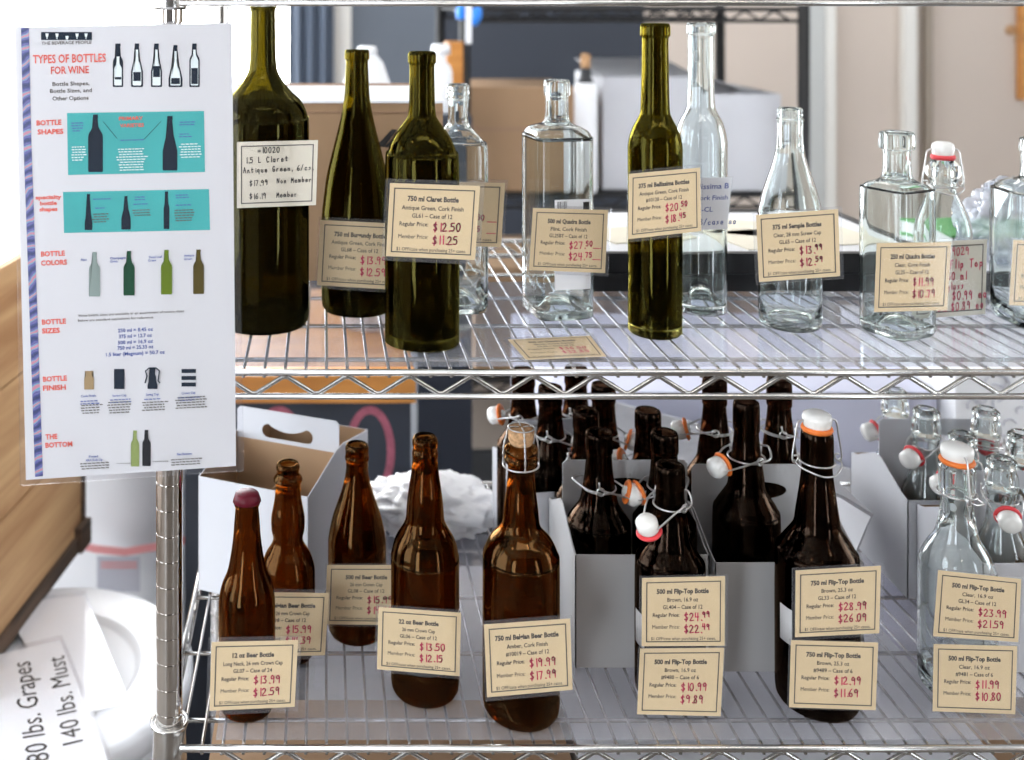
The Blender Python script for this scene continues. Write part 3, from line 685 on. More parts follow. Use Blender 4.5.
# plastic liners on the shelves
bm = bmesh.new(); box(bm, -.135, 1.06, 1.027, 1.333, ZT - .0001, ZT + .0008)
tag(obj('shelf_liner', bm, 'liner', smooth=False), 'clear plastic liner sheet lying on the upper shelf wires', 'shelf liner')
bm = bmesh.new(); box(bm, -.105, 1.06, 1.027, 1.42, ZL - .0001, ZL + .0008)
tag(obj('shelf_liner', bm, 'liner2', smooth=False), 'hazy plastic liner sheet lying on the lower shelf wires', 'shelf liner')

# ------------------------------------------------------------------ bottle carriers
def carrier(cx, cy_, Wd, D, hl, hm, rot, label, out_='carton_g', in_='carton_g', hole='oval', z=ZL + .001):
    root = empty('bottle_carrier', (cx, cy_, z), rot); tag(root, label, 'carrier')
    t = .0012; w, d = Wd / 2, D / 2
    V = Vector
    bm = bmesh.new()
    slab(bm, [V((-w, -d, 0)), V((w, -d, 0)), V((w, -d, hl)), V((-w, -d, hl))], (0, 1, 0), t, mat=0, matback=1)
    slab(bm, [V((w, d, 0)), V((-w, d, 0)), V((-w, d, hl)), V((w, d, hl))], (0, -1, 0), t, mat=0, matback=1)
    hp = hl + (hm - hl) * .36
    prof = lambda x: [V((x, -d, 0)), V((x, -d, hl)), V((x, -d * .78, hl + .004)), V((x, -d * .12, hp)), V((x, d * .12, hp)), V((x, d * .78, hl + .004)), V((x, d, hl)), V((x, d, 0))]
    slab(bm, prof(-w), (1, 0, 0), t, mat=0, matback=1); slab(bm, prof(w), (-1, 0, 0), t, mat=0, matback=1)
    box(bm, -w + t, w - t, -d + t, d - t, 0, t, 1)
    obj('box_body', bm, [out_, in_], root, False)
    bm = bmesh.new(); hh = []
    zc = hm - .030
    if hole == 'oval':
        hh = [V((.030 * math.cos(a), -.0006, zc + .010 * math.sin(a))) for a in (2 * PI * i / 24 for i in range(24))]
    else:
        L = .027
        top_ = [(L * (1 - 2 * i / 10), zc + .0115 - .007 * math.sin(PI * i / 10)) for i in range(11)]
        lft = [(-L - .009 * math.sin(PI * i / 8), zc + .0035 + .009 * math.cos(PI * i / 8)) for i in range(9)]
        bot = [(-L * .8 + 2 * L * .8 * i / 6, zc - .0055) for i in range(7)]
        rgt = [(L + .009 * math.sin(PI * i / 8), zc + .0035 - .009 * math.cos(PI * i / 8)) for i in range(9)]
        pts = lft + bot[1:-1] + rgt
        pts += [(x, z_) for x, z_ in top_[1:-1]]
        hh = [V((x, -.0006, z_)) for x, z_ in pts]
    slab(bm, [V((-w + t, -.0006, t)), V((w - t, -.0006, t)), V((w - t, -.0006, hm - .004)), V((w - t - .004, -.0006, hm)), V((-w + t + .004, -.0006, hm)), V((-w + t, -.0006, hm - .004))], (0, 1, 0), t, holes=[hh])
    if hole != 'oval':   # the lower part of the handle board shows its brown inside
        box(bm, -w + t, w - t, -.0016, -.0007, t, hm - .040, 1)
    obj('handle_panel', bm, [out_, in_], root, False)
    if Wd > .1:
        bm = bmesh.new()
        for s in (-1, 1): box(bm, -t / 2, t / 2, min(s * d * .02, s * d) + t, max(s * d * .02, s * d) - t, t, hl * .8, 0)
        obj('divider', bm, [in_], root, False)
    return root
carrier(.3455, 1.2025, .145, .132, .122, .196, 0, 'grey cardboard carrier of open brown bottles right behind the front brown swing-top bottle')
carrier(.502, 1.205, .160, .150, .117, .19, 0, 'wider grey cardboard carrier behind the closed tall brown bottle')
carrier(.3075, 1.349, .142, .136, .125, .185, .16, 'white cardboard carrier of brown bottles behind the corked bottle', 'carton_w', 'carton_g')
carrier(.781, 1.336, .150, .136, .118, .190, 0, 'white cardboard carrier of clear bottles standing farther back', 'carton_w', 'kraft')
carrier(.788, 1.195, .150, .132, .117, .187, 0, 'white cardboard carrier of clear bottles nearer the shelf edge', 'carton_w', 'kraft')
# empty six-pack carrier: corners from its front edge
A_ = Vector((-.153, 1.288)); B_ = Vector((-.0176, 1.2335)); dirx = (B_ - A_).normalized(); perp = Vector((-dirx.y, dirx.x)); L_ = (B_ - A_).length
cc = (A_ + B_) / 2 + perp * .105
carrier(cc.x, cc.y, L_, .21, .1385, .188, math.atan2(dirx.y, dirx.x), 'empty white six-bottle carton with a cut-out handle and brown inside', 'carton_w', 'kraft', hole='grip')

# bottles in the carriers
def in_carrier(proto, x, y, rz, label, sc_=None):
    o = copy_tree(proto); o.location = (x, y, ZL + .0035); o.rotation_euler.z = rz
    o['label'] = label; o['group'] = 'swing-top bottles in the carriers'; return o
def fresh(key, prof, yb, mat, rn, zdrop, rs=1.0, gasket='orange', drop=.006, reach=.022, face=0, punt=.006, wall=.003):
    Y = solve(yb, prof[-1][0], H2); bm, R, zt = shell(prof, Y, H2, rs=rs, punt=punt, wall=wall, seg=36)
    root = empty('swing_top_bottle', (0, 0, 0)); obj('glass_body', bm, mat, root)
    swing_open(root, rn, zt - zdrop, 0, gasket=gasket, drop=drop, reach=reach, face=face)
    tag(root, 'x', 'bottle'); return root, zt
P500 = [(13.9, 467), (14.4, 469), (14.6, 473), (14.6, 486), (13.5, 489), (15, 510), (18, 530), (21, 542), (26, 550), (32, 560), (33, 573), (33, 700)]
P750 = [(14.4, 433), (15, 436), (15.3, 442), (15.3, 462), (14, 465), (16, 485), (20, 513), (22, 526), (28, 536), (36, 549), (38.5, 566), (38.5, 705)]
Z5 = H2 - .0025
p5, zt5 = fresh('c5', P500, 718, 'brown', .0170, .060, face=1)
p7, zt7 = fresh('c7', P750, 728, 'brown', .0185, .062, rs=.90, face=1)
GRP = 'swing-top bottles in the carriers'
spots5 = [(.308, 1.172, -.15, 'open brown bottle in the grey carrier, front row, above the orange seals'), (.381, 1.172, PI + .2, 'open brown bottle in the grey carrier, front row, behind the hanging stopper'),
          (.309, 1.2345, 1.2, 'open brown bottle in the back row of the grey carrier, nearer the cork'), (.382, 1.2345, 2.6, 'open brown bottle in the back row of the grey carrier, farther from the cork'),
          (.2836, 1.310, -.3, 'brown bottle in the white carrier straight behind the cork'), (.3520, 1.318, -.4, 'brown bottle in the white carrier, front row, away from the cork'),
          (.2620, 1.372, 2.7, 'brown bottle in the back corner of the white carrier, nearer the poster'), (.3325, 1.380, -.5, 'brown bottle in the back corner of the white carrier, away from the poster')]
for i, (x, y, rz, lb) in enumerate(spots5):
    o = p5 if i == 0 else copy_tree(p5)
    o.location = (x, y, ZL + .0028); o.rotation_euler.z = rz; o['label'] = lb; o['group'] = GRP
spots7 = [(.4725, 1.172, PI + .35, 'open tall brown bottle in the wider carrier, its front row'), (.4650, 1.247, PI - .3, 'tall brown bottle in the back row of the wider carrier, a loose wire loop out'),
          (.5400, 1.243, -.2, 'open tall brown bottle in the back row of the wider carrier, above the hand hole')]
for i, (x, y, rz, lb) in enumerate(spots7):
    o = p7 if i == 0 else copy_tree(p7)
    o.location = (x, y, ZL + .0028); o.rotation_euler.z = rz; o.scale.z = .983; o['label'] = lb; o['group'] = GRP
# small clear ones
Yc = 1.3; k = F / Yc; yb0 = F * H2 / Yc
PC = [(r * k, yb0 - (.2136 - z) * k) for r, z in ((.0120, 0), (.0148, .002), (.0150, .006), (.0138, .010), (.0160, .018), (.0165, .028), (.0142, .040), (.0140, .052), (.0165, .072), (.0240, .093), (.0295, .113), (.031, .133), (.031, .19))]
bm, R, zt = shell(PC, Yc, H2, punt=.005, wall=.0022, seg=36)
pc = empty('swing_top_bottle', (0, 0, 0)); obj('glass_body', bm, 'clear', pc); swing_open(pc, .0145, zt - .045, 0, gasket='redrub', drop=.010, reach=.019, face=1); tag(pc, 'x', 'bottle')
spotsc = [(.748, 1.302, PI + .5, 'clear bottle in the farther carrier, front row, its red seal towards the brown bottles'), (.822, 1.302, 1.0, 'clear bottle in the farther carrier, front row, away from the brown bottles'),
          (.7446, 1.367, PI, 'clear bottle in the back row of the farther carrier'), (.751, 1.162, -PI / 2 - .35, 'clear bottle in the nearer carrier whose red seal faces out'),
          (.748, 1.228, PI + .3, 'clear bottle in the nearer carrier, behind the closed clear bottle'), (.819, 1.230, .5, 'clear bottle in the back row of the nearer carrier by the picture edge')]
for i, (x, y, rz, lb) in enumerate(spotsc):
    o = pc if i == 0 else copy_tree(pc)
    o.location = (x, y, ZL + .0028); o.rotation_euler.z = rz; o['label'] = lb; o['group'] = GRP

# folded cartons between the brown and the clear bottles
bm = bmesh.new()
zz = [(.598, .130), (.640, .112), (.676, .090), (.672, .082), (.640, .001)]
slab(bm, [Vector((x, 1.29, ZL + .002 + z)) for x, z in zz] + [Vector((x - .003, 1.29, ZL + .002 + z - (.003 if z > .01 else 0))) for x, z in reversed(zz)], (0, 1, 0), .13)
tag(obj('folded_carton', bm, 'carton_w', smooth=False), 'folded white carton wedged between the brown bottles and the clear bottles', 'carton')
# white bag on the lower shelf
def lump(name, cx, cy_, z0, a, b_, h, mat, label, cat, amp=.25, sub=4, seed=1, parent=None, wr=0):
    from mathutils import noise
    bm = bmesh.new(); bmesh.ops.create_icosphere(bm, subdivisions=sub, radius=1)
    for v in bm.verts:
        n = noise.noise(v.co * 1.7 + Vector((seed, seed * 2, 0))) * amp + noise.noise(v.co * 5 + Vector((seed, 0, 0))) * amp * .35 - wr * abs(noise.noise(Vector((v.co.x * 3.2 + seed, v.co.y * 3.2, v.co.z * 5)))) - wr * .5 * abs(noise.noise(v.co * 9))
        c_ = v.co * (1 + n); v.co = Vector((c_.x * a, c_.y * b_, max(c_.z, -.55) * h / 1.5 + h * .37))
    o = obj(name, bm, mat, parent, loc=(cx, cy_, z0)); 
    if label: tag(o, label, cat)
    return o
bg = empty('plastic_bag', (.150, 1.45, ZL + .002)); tag(bg, 'crumpled white plastic bag on the lower shelf behind the amber bottles', 'bag')
lump('bag_film', 0, 0, 0, .098, .075, .062, 'bag', None, None, parent=bg, amp=.22, wr=.24, sub=5)
def bagmarks(arr, mat, nm):
    bm = bmesh.new()
    for (px, py, w, h, rot_) in arr:
        c_ = W(px, py, 1.383); dx = w * 1.383 / F / 2; dz = h * 1.383 / F / 2; ca, sa = math.cos(rot_), math.sin(rot_)
        bm.faces.new([bm.verts.new(c_ + Vector((x * ca - z * sa, 0, x * sa + z * ca))) for x, z in ((-dx, -dz), (dx, -dz), (dx, dz), (-dx, dz))])
    part_w(nm, bm, mat, bg)
# dark tray, second slab, box and bag at the back of the upper shelf
def case(name, x0, x1, y0, y1, z0, z1, label, cat):
    r = empty(name, ((x0 + x1) / 2, y0, z0)); tag(r, label, cat)
    bm = bmesh.new(); w = .012
    box(bm, x0, x1, y0, y0 + w, z0, z1); box(bm, x0, x1, y1 - w, y1, z0, z1); box(bm, x0, x0 + w, y0 + w, y1 - w, z0, z1); box(bm, x1 - w, x1, y0 + w, y1 - w, z0, z1)
    box(bm, x0 - .003, x1 + .003, y0 - .003, y0 + w, z0 + .018, z0 + .022)
    part_w('frame', bm, 'black', r)
    bm = bmesh.new(); box(bm, x0 + w, x1 - w, y0 + w, y1 - w, z0, z1 - .002); part_w('top_panel', bm, 'white_paper', r); return r
r = case('display_tray', .323, .758, 1.288, 1.56, ZT + .001, ZT + .0475, 'flat black-framed tray with a white top at the back of the upper shelf', 'tray')
bm = bmesh.new()
for (x, y, w, d, a) in ((.42, 1.40, .06, .04, .3), (.52, 1.46, .08, .05, -.4), (.62, 1.38, .10, .05, .2)):
    T = Matrix.Translation((x, y, ZT + .0475)) @ Matrix.Rotation(a, 4, 'Z'); box(bm, -w, w, -d, d, -.0015, 0, 0, T)
part_w('paper_sheet', bm, 'paperw', r)
r = case('display_tray', .80, 1.04, 1.288, 1.43, ZT + .001, ZT + .022, 'low black tray under the clear plastic bag on the upper shelf', 'tray')
lump('plastic_bag', .888, 1.36, ZT + .0225, .058, .060, .105, 'clearbag', 'crumpled clear plastic bag on the low black tray by the picture edge', 'bag', amp=.18, seed=5, wr=.35, sub=5)
bk = empty('book', (.95, 1.47, ZT + .001)); tag(bk, 'green and white book lying behind the clear plastic bag', 'book')
bm = bmesh.new(); box(bm, .87, 1.04, 1.445, 1.56, ZT + .002, ZT + .030); part_w('page_block', bm, 'white_paper', bk)
bm = bmesh.new(); box(bm, .868, 1.042, 1.442, 1.562, ZT + .010, ZT + .014); box(bm, .868, 1.042, 1.442, 1.562, ZT + .031, ZT + .034); part_w('cover', bm, 'green_print', bk)

def carton(name, x0, x1, y0, y1, z0, z1, mat, label, flaps=(), fm=None, tape=None, marks=None, cat='box', inner='kraft', open_=True):
    r = empty(name, ((x0 + x1) / 2, (y0 + y1) / 2, z0)); tag(r, label, cat)
    bm = bmesh.new(); t = .004
    if open_:
        box(bm, x0, x1, y0, y0 + t, z0, z1); box(bm, x0, x1, y1 - t, y1, z0, z1); box(bm, x0, x0 + t, y0 + t, y1 - t, z0, z1); box(bm, x1 - t, x1, y0 + t, y1 - t, z0, z1); box(bm, x0 + t, x1 - t, y0 + t, y1 - t, z0, z0 + t)
    else: box(bm, x0, x1, y0, y1, z0, z1)
    part_w('box_body', bm, mat, r)
    for fl in flaps:
        bm = bmesh.new(); slab(bm, [Vector(p) for p in fl], (0, 0, 1), .003); part_w('flap', bm, fm or mat, r)
    if tape:
        bm = bmesh.new()
        for (a, b_, c_, d_) in tape: box(bm, a, b_, y0 - .0008, y0, c_, d_)
        part_w('tape', bm, 'kraft_d', r)
    if marks:
        bm = bmesh.new()
        for poly in marks: bm.faces.new([bm.verts.new(W(px, py, y0 - .001)) for px, py in poly])
        part_w('printed_mark', bm, 'ink', r)
    return r
# kraft carton with white lid at the back of the upper shelf
y0 = 1.337; zt = ZC - 103 * y0 / F
r = carton('cardboard_box', -.128, .1526, y0, 1.57, ZT + .001, zt, 'kraft', 'kraft cardboard box with a white lid behind the green wine bottles', open_=False,
       marks=[[(376, 146), (392, 129), (397, 130), (384, 147)], [(384, 147), (404, 128), (408, 134), (392, 148)]])
bm = bmesh.new(); box(bm, -.130, .155, y0 - .002, 1.574, zt, zt + .003); part_w('lid', bm, 'white_paper', r)
bm = bmesh.new(); box(bm, -.130, .155, 1.574, 1.580, zt - .02, zt + .006); box(bm, -.128, .153, y0 - .0015, y0, zt - .0125, zt - .0105); part_w('lid_edge', bm, 'kraft_d', r)

# boxes on the bottom shelf, tops seen between the wires
carton('cardboard_box', -.12, .262, 1.04, 1.20, .425, .800, 'kraft', 'kraft box under the lower shelf below the amber bottles', open_=False)
carton('storage_box', -.02, .262, 1.21, 1.54, .425, .77, 'carton_g', 'grey box under the lower shelf behind the kraft one', open_=False)
carton('storage_box', .270, .71, 1.035, 1.53, .425, .800, 'white_paper', 'large pale box under the lower shelf below the brown bottles', open_=False)
carton('cardboard_box', .72, 1.05, 1.035, 1.22, .425, .79, 'kraft', 'kraft box under the lower shelf below the clear bottles', open_=False)

# ------------------------------------------------------------------ poster in its sleeve
YP = .992
def pp(off=0.0):
    return lambda x, y: W(x, y, YP - off)
po = empty('poster', W(128, 254, YP)); tag(po, 'laminated white poster about types of wine bottles hanging in front of the chrome post', 'poster')
f0 = pp(0)
bm = bmesh.new(); slab(bm, [f0(15, 27), f0(232, 23), f0(236, 466), f0(26, 480)], (0, 1, 0), .0004); part_w('paper', bm, 'poster', po)
bm = bmesh.new(); fs = pp(.0012); slab(bm, [fs(13.5, 25.5), fs(236, 21.5), fs(244, 471), fs(20, 486)], (0, 1, 0), .0022); part_w('plastic_sleeve', bm, 'laminate', po)
f1 = pp(.0003); f2 = pp(.0006); f3 = pp(.0009)
bm = bmesh.new(); bm.faces.new([bm.verts.new(f1(*p)) for p in ((21, 28), (29, 28), (31, 130), (37, 300), (43, 476), (35, 477), (29, 300), (23, 130))]); part_w('marbled_border', bm, 'marble', po)
bm = bmesh.new()
for q in (((67, 113), (204, 111), (205, 172), (68, 175)), ((63, 192), (209, 189), (210, 230), (64, 233))): bm.faces.new([bm.verts.new(f1(*p)) for p in q])
part_w('teal_panel', bm, 'teal', po)
ROT = lambda x, y: -(.020 + (y - 25) / 455 * .040)
def T(bm, s, x, y, h, w=None, al='c', bold=.02, f=f2): put_text(bm, s, f, x, y, h, al, bold=bold, maxw=w, rot=ROT(x, y))
bm = bmesh.new()
T(bm, 'TYPES OF BOTTLES', 69.5, 62.5, 8.5, 73); T(bm, 'FOR WINE', 70, 73.5, 7.5, 38)
for s, x, y, h, w in (('BOTTLE', 49, 125, 5, 25), ('SHAPES', 50.5, 134, 5, 26), ('specialty', 48.5, 199, 4, 26), ('bottle', 48.5, 205, 4, 17), ('shapes', 48.5, 211, 4, 18), ('BOTTLE', 53, 256, 5, 24), ('COLORS', 54, 265, 5, 26),
                      ('BOTTLE', 54, 324, 5, 24), ('SIZES', 51, 333, 5, 18), ('BOTTLE', 55, 381, 5, 24), ('FINISH', 54.5, 390, 5, 23), ('THE', 51.5, 439, 5, 12), ('BOTTOM', 59, 447, 5, 27)): T(bm, s, x, y, h, w, bold=.035)
T(bm, 'PRIMARY', 131, 120, 3.6, 24, f=f3); T(bm, 'VARIETIES', 132, 127, 3.6, 24, f=f3)
part_w('coral_lettering', bm, 'coral', po)
bm = bmesh.new()
T(bm, 'THE BEVERAGE PEOPLE', 66.5, 44.3, 3.2, 50, bold=.015)
for s, y, w in (('Bottle Shapes,', 85.5, 37), ('Bottle Sizes, and', 92.5, 42), ('Other Options', 100, 36)): T(bm, s, 71 if 'S' in s[7:9] else 70.5, y, 4.0, w, bold=.015)
def para(bm, x, y, w, n, lh=2.6, h=1.0, f=f3, al='c'):
    for i in range(n):
        ww = w * random.uniform(.72, 1.0); x0 = x - ww / 2 if al == 'c' else x
        c_ = x0
        while c_ < x0 + ww - 1:
            l = random.uniform(1.6, 4.0); yy = y + i * lh + (c_ - x) * ROT(x, y)
            bm.faces.new([bm.verts.new(f(a, b_)) for a, b_ in ((c_, yy - h / 2), (c_ + l, yy - h / 2), (c_ + l, yy + h / 2), (c_, yy + h / 2))]); c_ += l + .8
T(bm, 'Wine bottle sizes are available in an assortment of metric sizes', 131, 314.5, 2.4, 106, bold=.01); T(bm, 'Below are standard equivalents for reference.', 116, 320, 2.4, 76, bold=.01)
for x, y, w, n in ((91, 405, 22, 4), (119.5, 402, 27, 5), (154, 402, 27, 4), (191, 397, 34, 5), (95, 463, 36, 3), (186, 459, 36, 3), (100, 214, 16, 4), (142, 210, 20, 3), (184, 210, 22, 5)): para(bm, x, y, w, n)
for i in range(8): rect_on(bm, f2, 117 + i * 2, 463 - i * .05, 118 + i * 2, 463.8, 0)
for i in range(8): rect_on(bm, f2, 153 + i * 2, 461 - i * .05, 154 + i * 2, 461.8, 0)
part_w('black_lettering', bm, 'softink', po)
bm = bmesh.new()
for s, y, w in (('250 ml = 8.45 oz', 331.5, 35), ('375 ml = 12.7 oz', 337.5, 33), ('500 ml = 16.9 oz', 343.5, 35), ('750 ml = 25.33 oz', 349, 36), ('1.5 liter (Magnum) = 50.7 oz', 355, 59)): T(bm, s, 135.5, y, 3.6, w, bold=.02)
for s, x, y, w in (('Cork Finish', 88.5, 397, 15), ('Screw Cap', 119.5, 396.5, 14), ('Swing Top', 152.5, 395.5, 13), ('Crown Cap', 188.5, 394, 14), ('Punted', 93.5, 457.5, 9), ('AKA Kick-Up', 94, 461, 17), ('Flat Bottom', 184.5, 455, 15),
                   ('Flint', 84, 261, 6), ('Champagne', 118, 259, 16), ('Green', 114, 262.5, 8), ('Dead Leaf', 155.5, 258, 13), ('Green', 152, 261.5, 8), ('Antique', 189, 256.5, 10), ('Green', 188, 260, 8)): T(bm, s, x, y, 2.3, w, bold=.02)
for x, y, w, n in ((89, 401, 20, 2), (120, 399.5, 26, 2), (152.5, 399, 20, 1), (188, 397.5, 22, 2), (77, 123, 12, 4), (131, 140, 24, 1), (186, 122, 16, 2), (184, 134, 12, 2), (101, 199, 16, 1), (100, 208, 12, 1), (140, 197, 14, 2), (140, 204, 16, 1), (182, 195, 14, 2), (182, 205, 14, 1)): para(bm, x, y, w, n, f=f3)
part_w('blue_lettering', bm, 'blueink', po)
bm = bmesh.new()
for x, y, w, n in ((78, 147, 14, 6), (131, 149, 30, 9), (190, 144, 22, 6)): para(bm, x, y, w, n, h=.9)
part_w('white_lettering', bm, 'whiteink', po)
def flat_bottle(bm, f, cx, y0, y1, rn, R, sh=.35, mat=0, slope=False):
    """printed outline of a bottle; y down"""
    h = y1 - y0
    pr = [(rn, 0), (rn, .06), (rn * .85, .07), (rn * .85, sh * .62)]
    pr += [(R * .55, sh * .85), (R * .92, sh * 1.12), (R, sh * 1.3)] if not slope else [(rn * 1.2, sh * .8), (R * .7, sh * 1.15), (R, sh * 1.6)]
    pr += [(R, .97), (R * .93, 1)]
    pts = [(cx - r, y0 + z * h) for r, z in pr] + [(cx + r, y0 + z * h) for r, z in reversed(pr)]
    fc = bm.faces.new([bm.verts.new(f(*p)) for p in pts]); fc.material_index = mat
    bmesh.ops.triangulate(bm, faces=[fc])
bm = bmesh.new(); rect_on(bm, f1, 41, 32, 92, 40)
for i, x in enumerate((47, 57, 67, 77, 86)):
    y = 33.5 if i != 2 else 36
    bm.faces.new([bm.verts.new(f2(*p)) for p in ((x - 1.6, y), (x + 1.6, y), (x + 1, y + 3.2), (x - 1, y + 3.2))]).material_index = 1
    bm.faces.new([bm.verts.new(f2(*p)) for p in ((x - .4, y + 3.2), (x + .4, y + 3.2), (x + .4, y + 5.4), (x - .4, y + 5.4))]).material_index = 1
for x, rn, R, sh, sl in ((118, 2.6, 5.2, .34, 0), (137, 2.2, 6, .4, 1), (156.5, 2.3, 5.6, .4, 1), (175.5, 2, 7, .5, 1), (194.5, 2.2, 5.2, .3, 0)):
    y0_ = 43.5 if x != 175.5 else 45; flat_bottle(bm, f1, x, y0_, 87, rn, R, sh, 0, sl)
    flat_bottle(bm, f2, x, y0_ + (3 if x != 118 else 13), 85.4, rn * .55, R * .72, sh, 1, sl)
    a, b_ = {118: (77, 79.5), 137: (72, 81), 156.5: (66, 77), 175.5: (78, 84), 194.5: (68, 84)}[x]
    rect_on(bm, f3, x - R * .62, a, x + R * .62, b_, 0)
    rect_on(bm, f3, x - rn * .6, y0_ + 2, x + rn * .6, y0_ + 6, 0)
for a, b_ in (((103, 121), (117, 138)), ((161, 121), (144, 139))):   # the leader lines in the first teal panel
    bm.faces.new([bm.verts.new(f2(*p)) for p in (a, (a[0], a[1] + .8), (b_[0], b_[1] + .8), b_)])
flat_bottle(bm, f2, 95.5, 114.5, 172, 2.4, 7.4, .30); flat_bottle(bm, f2, 170, 116, 170.5, 2.6, 7.4, .40, 0, True)
flat_bottle(bm, f2, 88.5, 194, 230, 1.6, 3.8, .5, 0, True); flat_bottle(bm, f2, 126, 196, 229.5, 1.5, 4.7, .42, 0, True); flat_bottle(bm, f2, 166.5, 191.5, 229, 1.6, 2.9, .36)
rect_on(bm, f2, 114, 369, 124.5, 389)
flat_bottle(bm, f2, 152.5, 368, 389, 3, 5, .5, 0, True)
for y in (369, 376, 382.5): rect_on(bm, f2, 181.5, y, 196, y + 4)
part_w('printed_bottle', bm, ['navy', 'whiteink'], po)
for nm, col, args in (('clear_print', (.42, .52, .48), (94.5, 252, 296.5, 2.3, 5.6)), ('green_glass_print', (.01, .10, .04), (129, 251, 295.5, 2.2, 5.6)), ('leaf_print', (.20, .30, .01), (166.5, 250, 294.5, 2.2, 5.6)), ('antique_print', (.14, .10, .01), (198.5, 249.5, 294, 2.2, 5.4)),
                      ('pale_green_print', (.45, .55, .18), (135, 430.5, 466.5, 1.8, 4.2)), ('dark_wine_print', (.02, .02, .025), (146.5, 430, 466, 1.8, 4.2)), ('cork_print', (.60, .42, .22), (89, 371, 389.5, 4.2, 4.8))):
    m_ = principled(nm, tuple(c * .6 for c in col), rough=.8, spec=.08); bm = bmesh.new(); flat_bottle(bm, f2, *args[:3], args[3], args[4], .3); part_w('printed_bottle', bm, m_, po)
bm = bmesh.new(); T_ = .7
tube(bm, [f3(147, 376), f3(145.5, 371), f3(149, 368), f3(156, 368), f3(159.5, 371), f3(158, 381), f3(160, 383)], .0006, 5); tube(bm, [f3(147, 376), f3(145, 383)], .0006, 5)
part_w('printed_wire', bm, 'navy', po)

# ------------------------------------------------------------------ bin, lid, signs and crate beside the shelf
YB = 1.6; bx = (42 - CX) * YB / F; bz = ZC - 668 * YB / F; br = 150 * YB / F
bn = empty('fermenting_bin', (bx, YB, 0)); tag(bn, 'large round white plastic bin with a lid beside the chrome post', 'bin')
bm = bmesh.new(); lathe(bm, [(0, .004), (br * .78, .004), (br * .80, 0), (br * .82, .01), (br * .95, bz - .04), (br * .955, bz - .02), (br * .93, bz - .02), (br * .79, .02), (0, .02)], 56); obj('bin_body', bm, 'tub', bn)
bm = bmesh.new(); lathe(bm, [(0, bz - .010), (br * .60, bz - .010), (br * .625, bz - .008), (br * .645, bz - .0005), (br * .66, bz), (br * .94, bz), (br * .985, bz - .003), (br, bz - .010), (br, bz - .034), (br * .975, bz - .036), (br * .965, bz - .012), (br * .5, bz - .016), (0, bz - .016)], 64); obj('lid', bm, 'tub', bn)
def sign(name, px, z, mat, label, cat, lines=None, extra=None):
    P = [onz(a, b_, z) for a, b_ in px]; c_ = sum(P, Vector()) / 4
    r = empty(name, c_); tag(r, label, cat)
    bm = bmesh.new(); slab(bm, P, (0, 0, -1), .0006); part_w('paper', bm, mat, r)
    Q = [p + (p - c_).normalized() * .012 + Vector((0, 0, -.0008)) for p in P]
    bm = bmesh.new(); slab(bm, Q, (0, 0, 1), .0022); part_w('plastic_sleeve', bm, 'sleeve', r)
    return r, P
r, P = sign('paper_sign', [(2, 603), (84, 596), (128, 704), (66, 716)], bz + .0035, 'white_paper', 'blank white sheet in a plastic sleeve under the printed sign on the bin lid', 'sign')
r, P = sign('paper_sign', [(-34, 662), (60, 640), (112, 770), (-10, 830)], bz + .0075, 'white_paper', 'white paper sign on the bin lid reading 80 lbs. Grapes and 140 lbs. Must', 'sign')
zs = bz + .0082
def sign_fn(a0, a1, capd):
    """a0 baseline start, a1 baseline end (pixels); capd: pixel vector of one cap height at start"""
    p0 = onz(a0[0], a0[1], zs); p1 = onz(a1[0], a1[1], zs); c_ = onz(a0[0] + capd[0], a0[1] + capd[1], zs)
    ux = (p1 - p0); uy = (c_ - p0)
    return lambda x, y: p0 + ux * (x / 100) + uy * (-y / 20)
bm = bmesh.new()
put_text(bm, '80 lbs. Grapes', sign_fn((50, 760), (30, 661), (-24, 4)), 0, 0, 20, 'l', bold=.0, maxw=100)
put_text(bm, '140 lbs. Must', sign_fn((83, 741), (64, 655), (-21, 5)), 0, 0, 20, 'l', bold=.0, maxw=100)
part_w('printed_text', bm, 'ink', r)
# crate
zc_ = bz + .001; far = onz(82, 545, zc_); near = onz(0, 655, zc_); dv = (near - far); dv.z = 0; dv.normalize(); near2 = far + dv * .46; nv = Vector((dv.y, -dv.x, 0)).normalized()
if nv.x < 0: nv = -nv     # faces the shelf
cr = empty('wooden_crate', far); ang = math.atan2(dv.y, dv.x); tag(cr, 'big wooden crate with dark weathered edges resting on the bin lid', 'crate')
cr.rotation_euler.z = ang      # local x runs along the long side, local y away from the shelf or to it
loc_n = 1 if (Matrix.Rotation(-ang, 3, 'Z') @ nv).y > 0 else -1
s = loc_n; Ht = .60
def cbox(bm, x0, x1, d0, d1, z0, z1):
    ya, yb = sorted((-s * d0, -s * d1)); box(bm, x0, x1, ya, yb, z0, z1)
hp = [0, .205, .41, Ht]
for i in range(3):
    bm = bmesh.new(); cbox(bm, 0.0, .46, .002, .018, hp[i] + .001 + (.028 if i == 0 else 0), hp[i + 1] - .002); obj('side_board', bm, 'cratewood', cr, False)
    bm = bmesh.new(); cbox(bm, 0.0, .46, .382, .398, hp[i] + .001, hp[i + 1] - .002); obj('side_board', bm, 'cratewood', cr, False)
bm = bmesh.new(); cbox(bm, .004, .46, -.004, .020, 0, .028); obj('bottom_rail', bm, 'oldwood', cr, False)
bm = bmesh.new(); cbox(bm, -.014, .0, -.002, .40, .001, .50); obj('end_board', bm, 'oldwood', cr, False)
bm = bmesh.new(); cbox(bm, .46, .474, -.002, .40, .001, Ht); obj('end_board', bm, 'oldwood', cr, False)
bm = bmesh.new(); cbox(bm, -.016, .03, -.012, .02, -.0, .045); obj('corner_block', bm, 'oldwood', cr, False)
bm = bmesh.new(); cbox(bm, 0, .46, .02, .38, .004, .018); obj('base_board', bm, 'cratewood', cr, False)

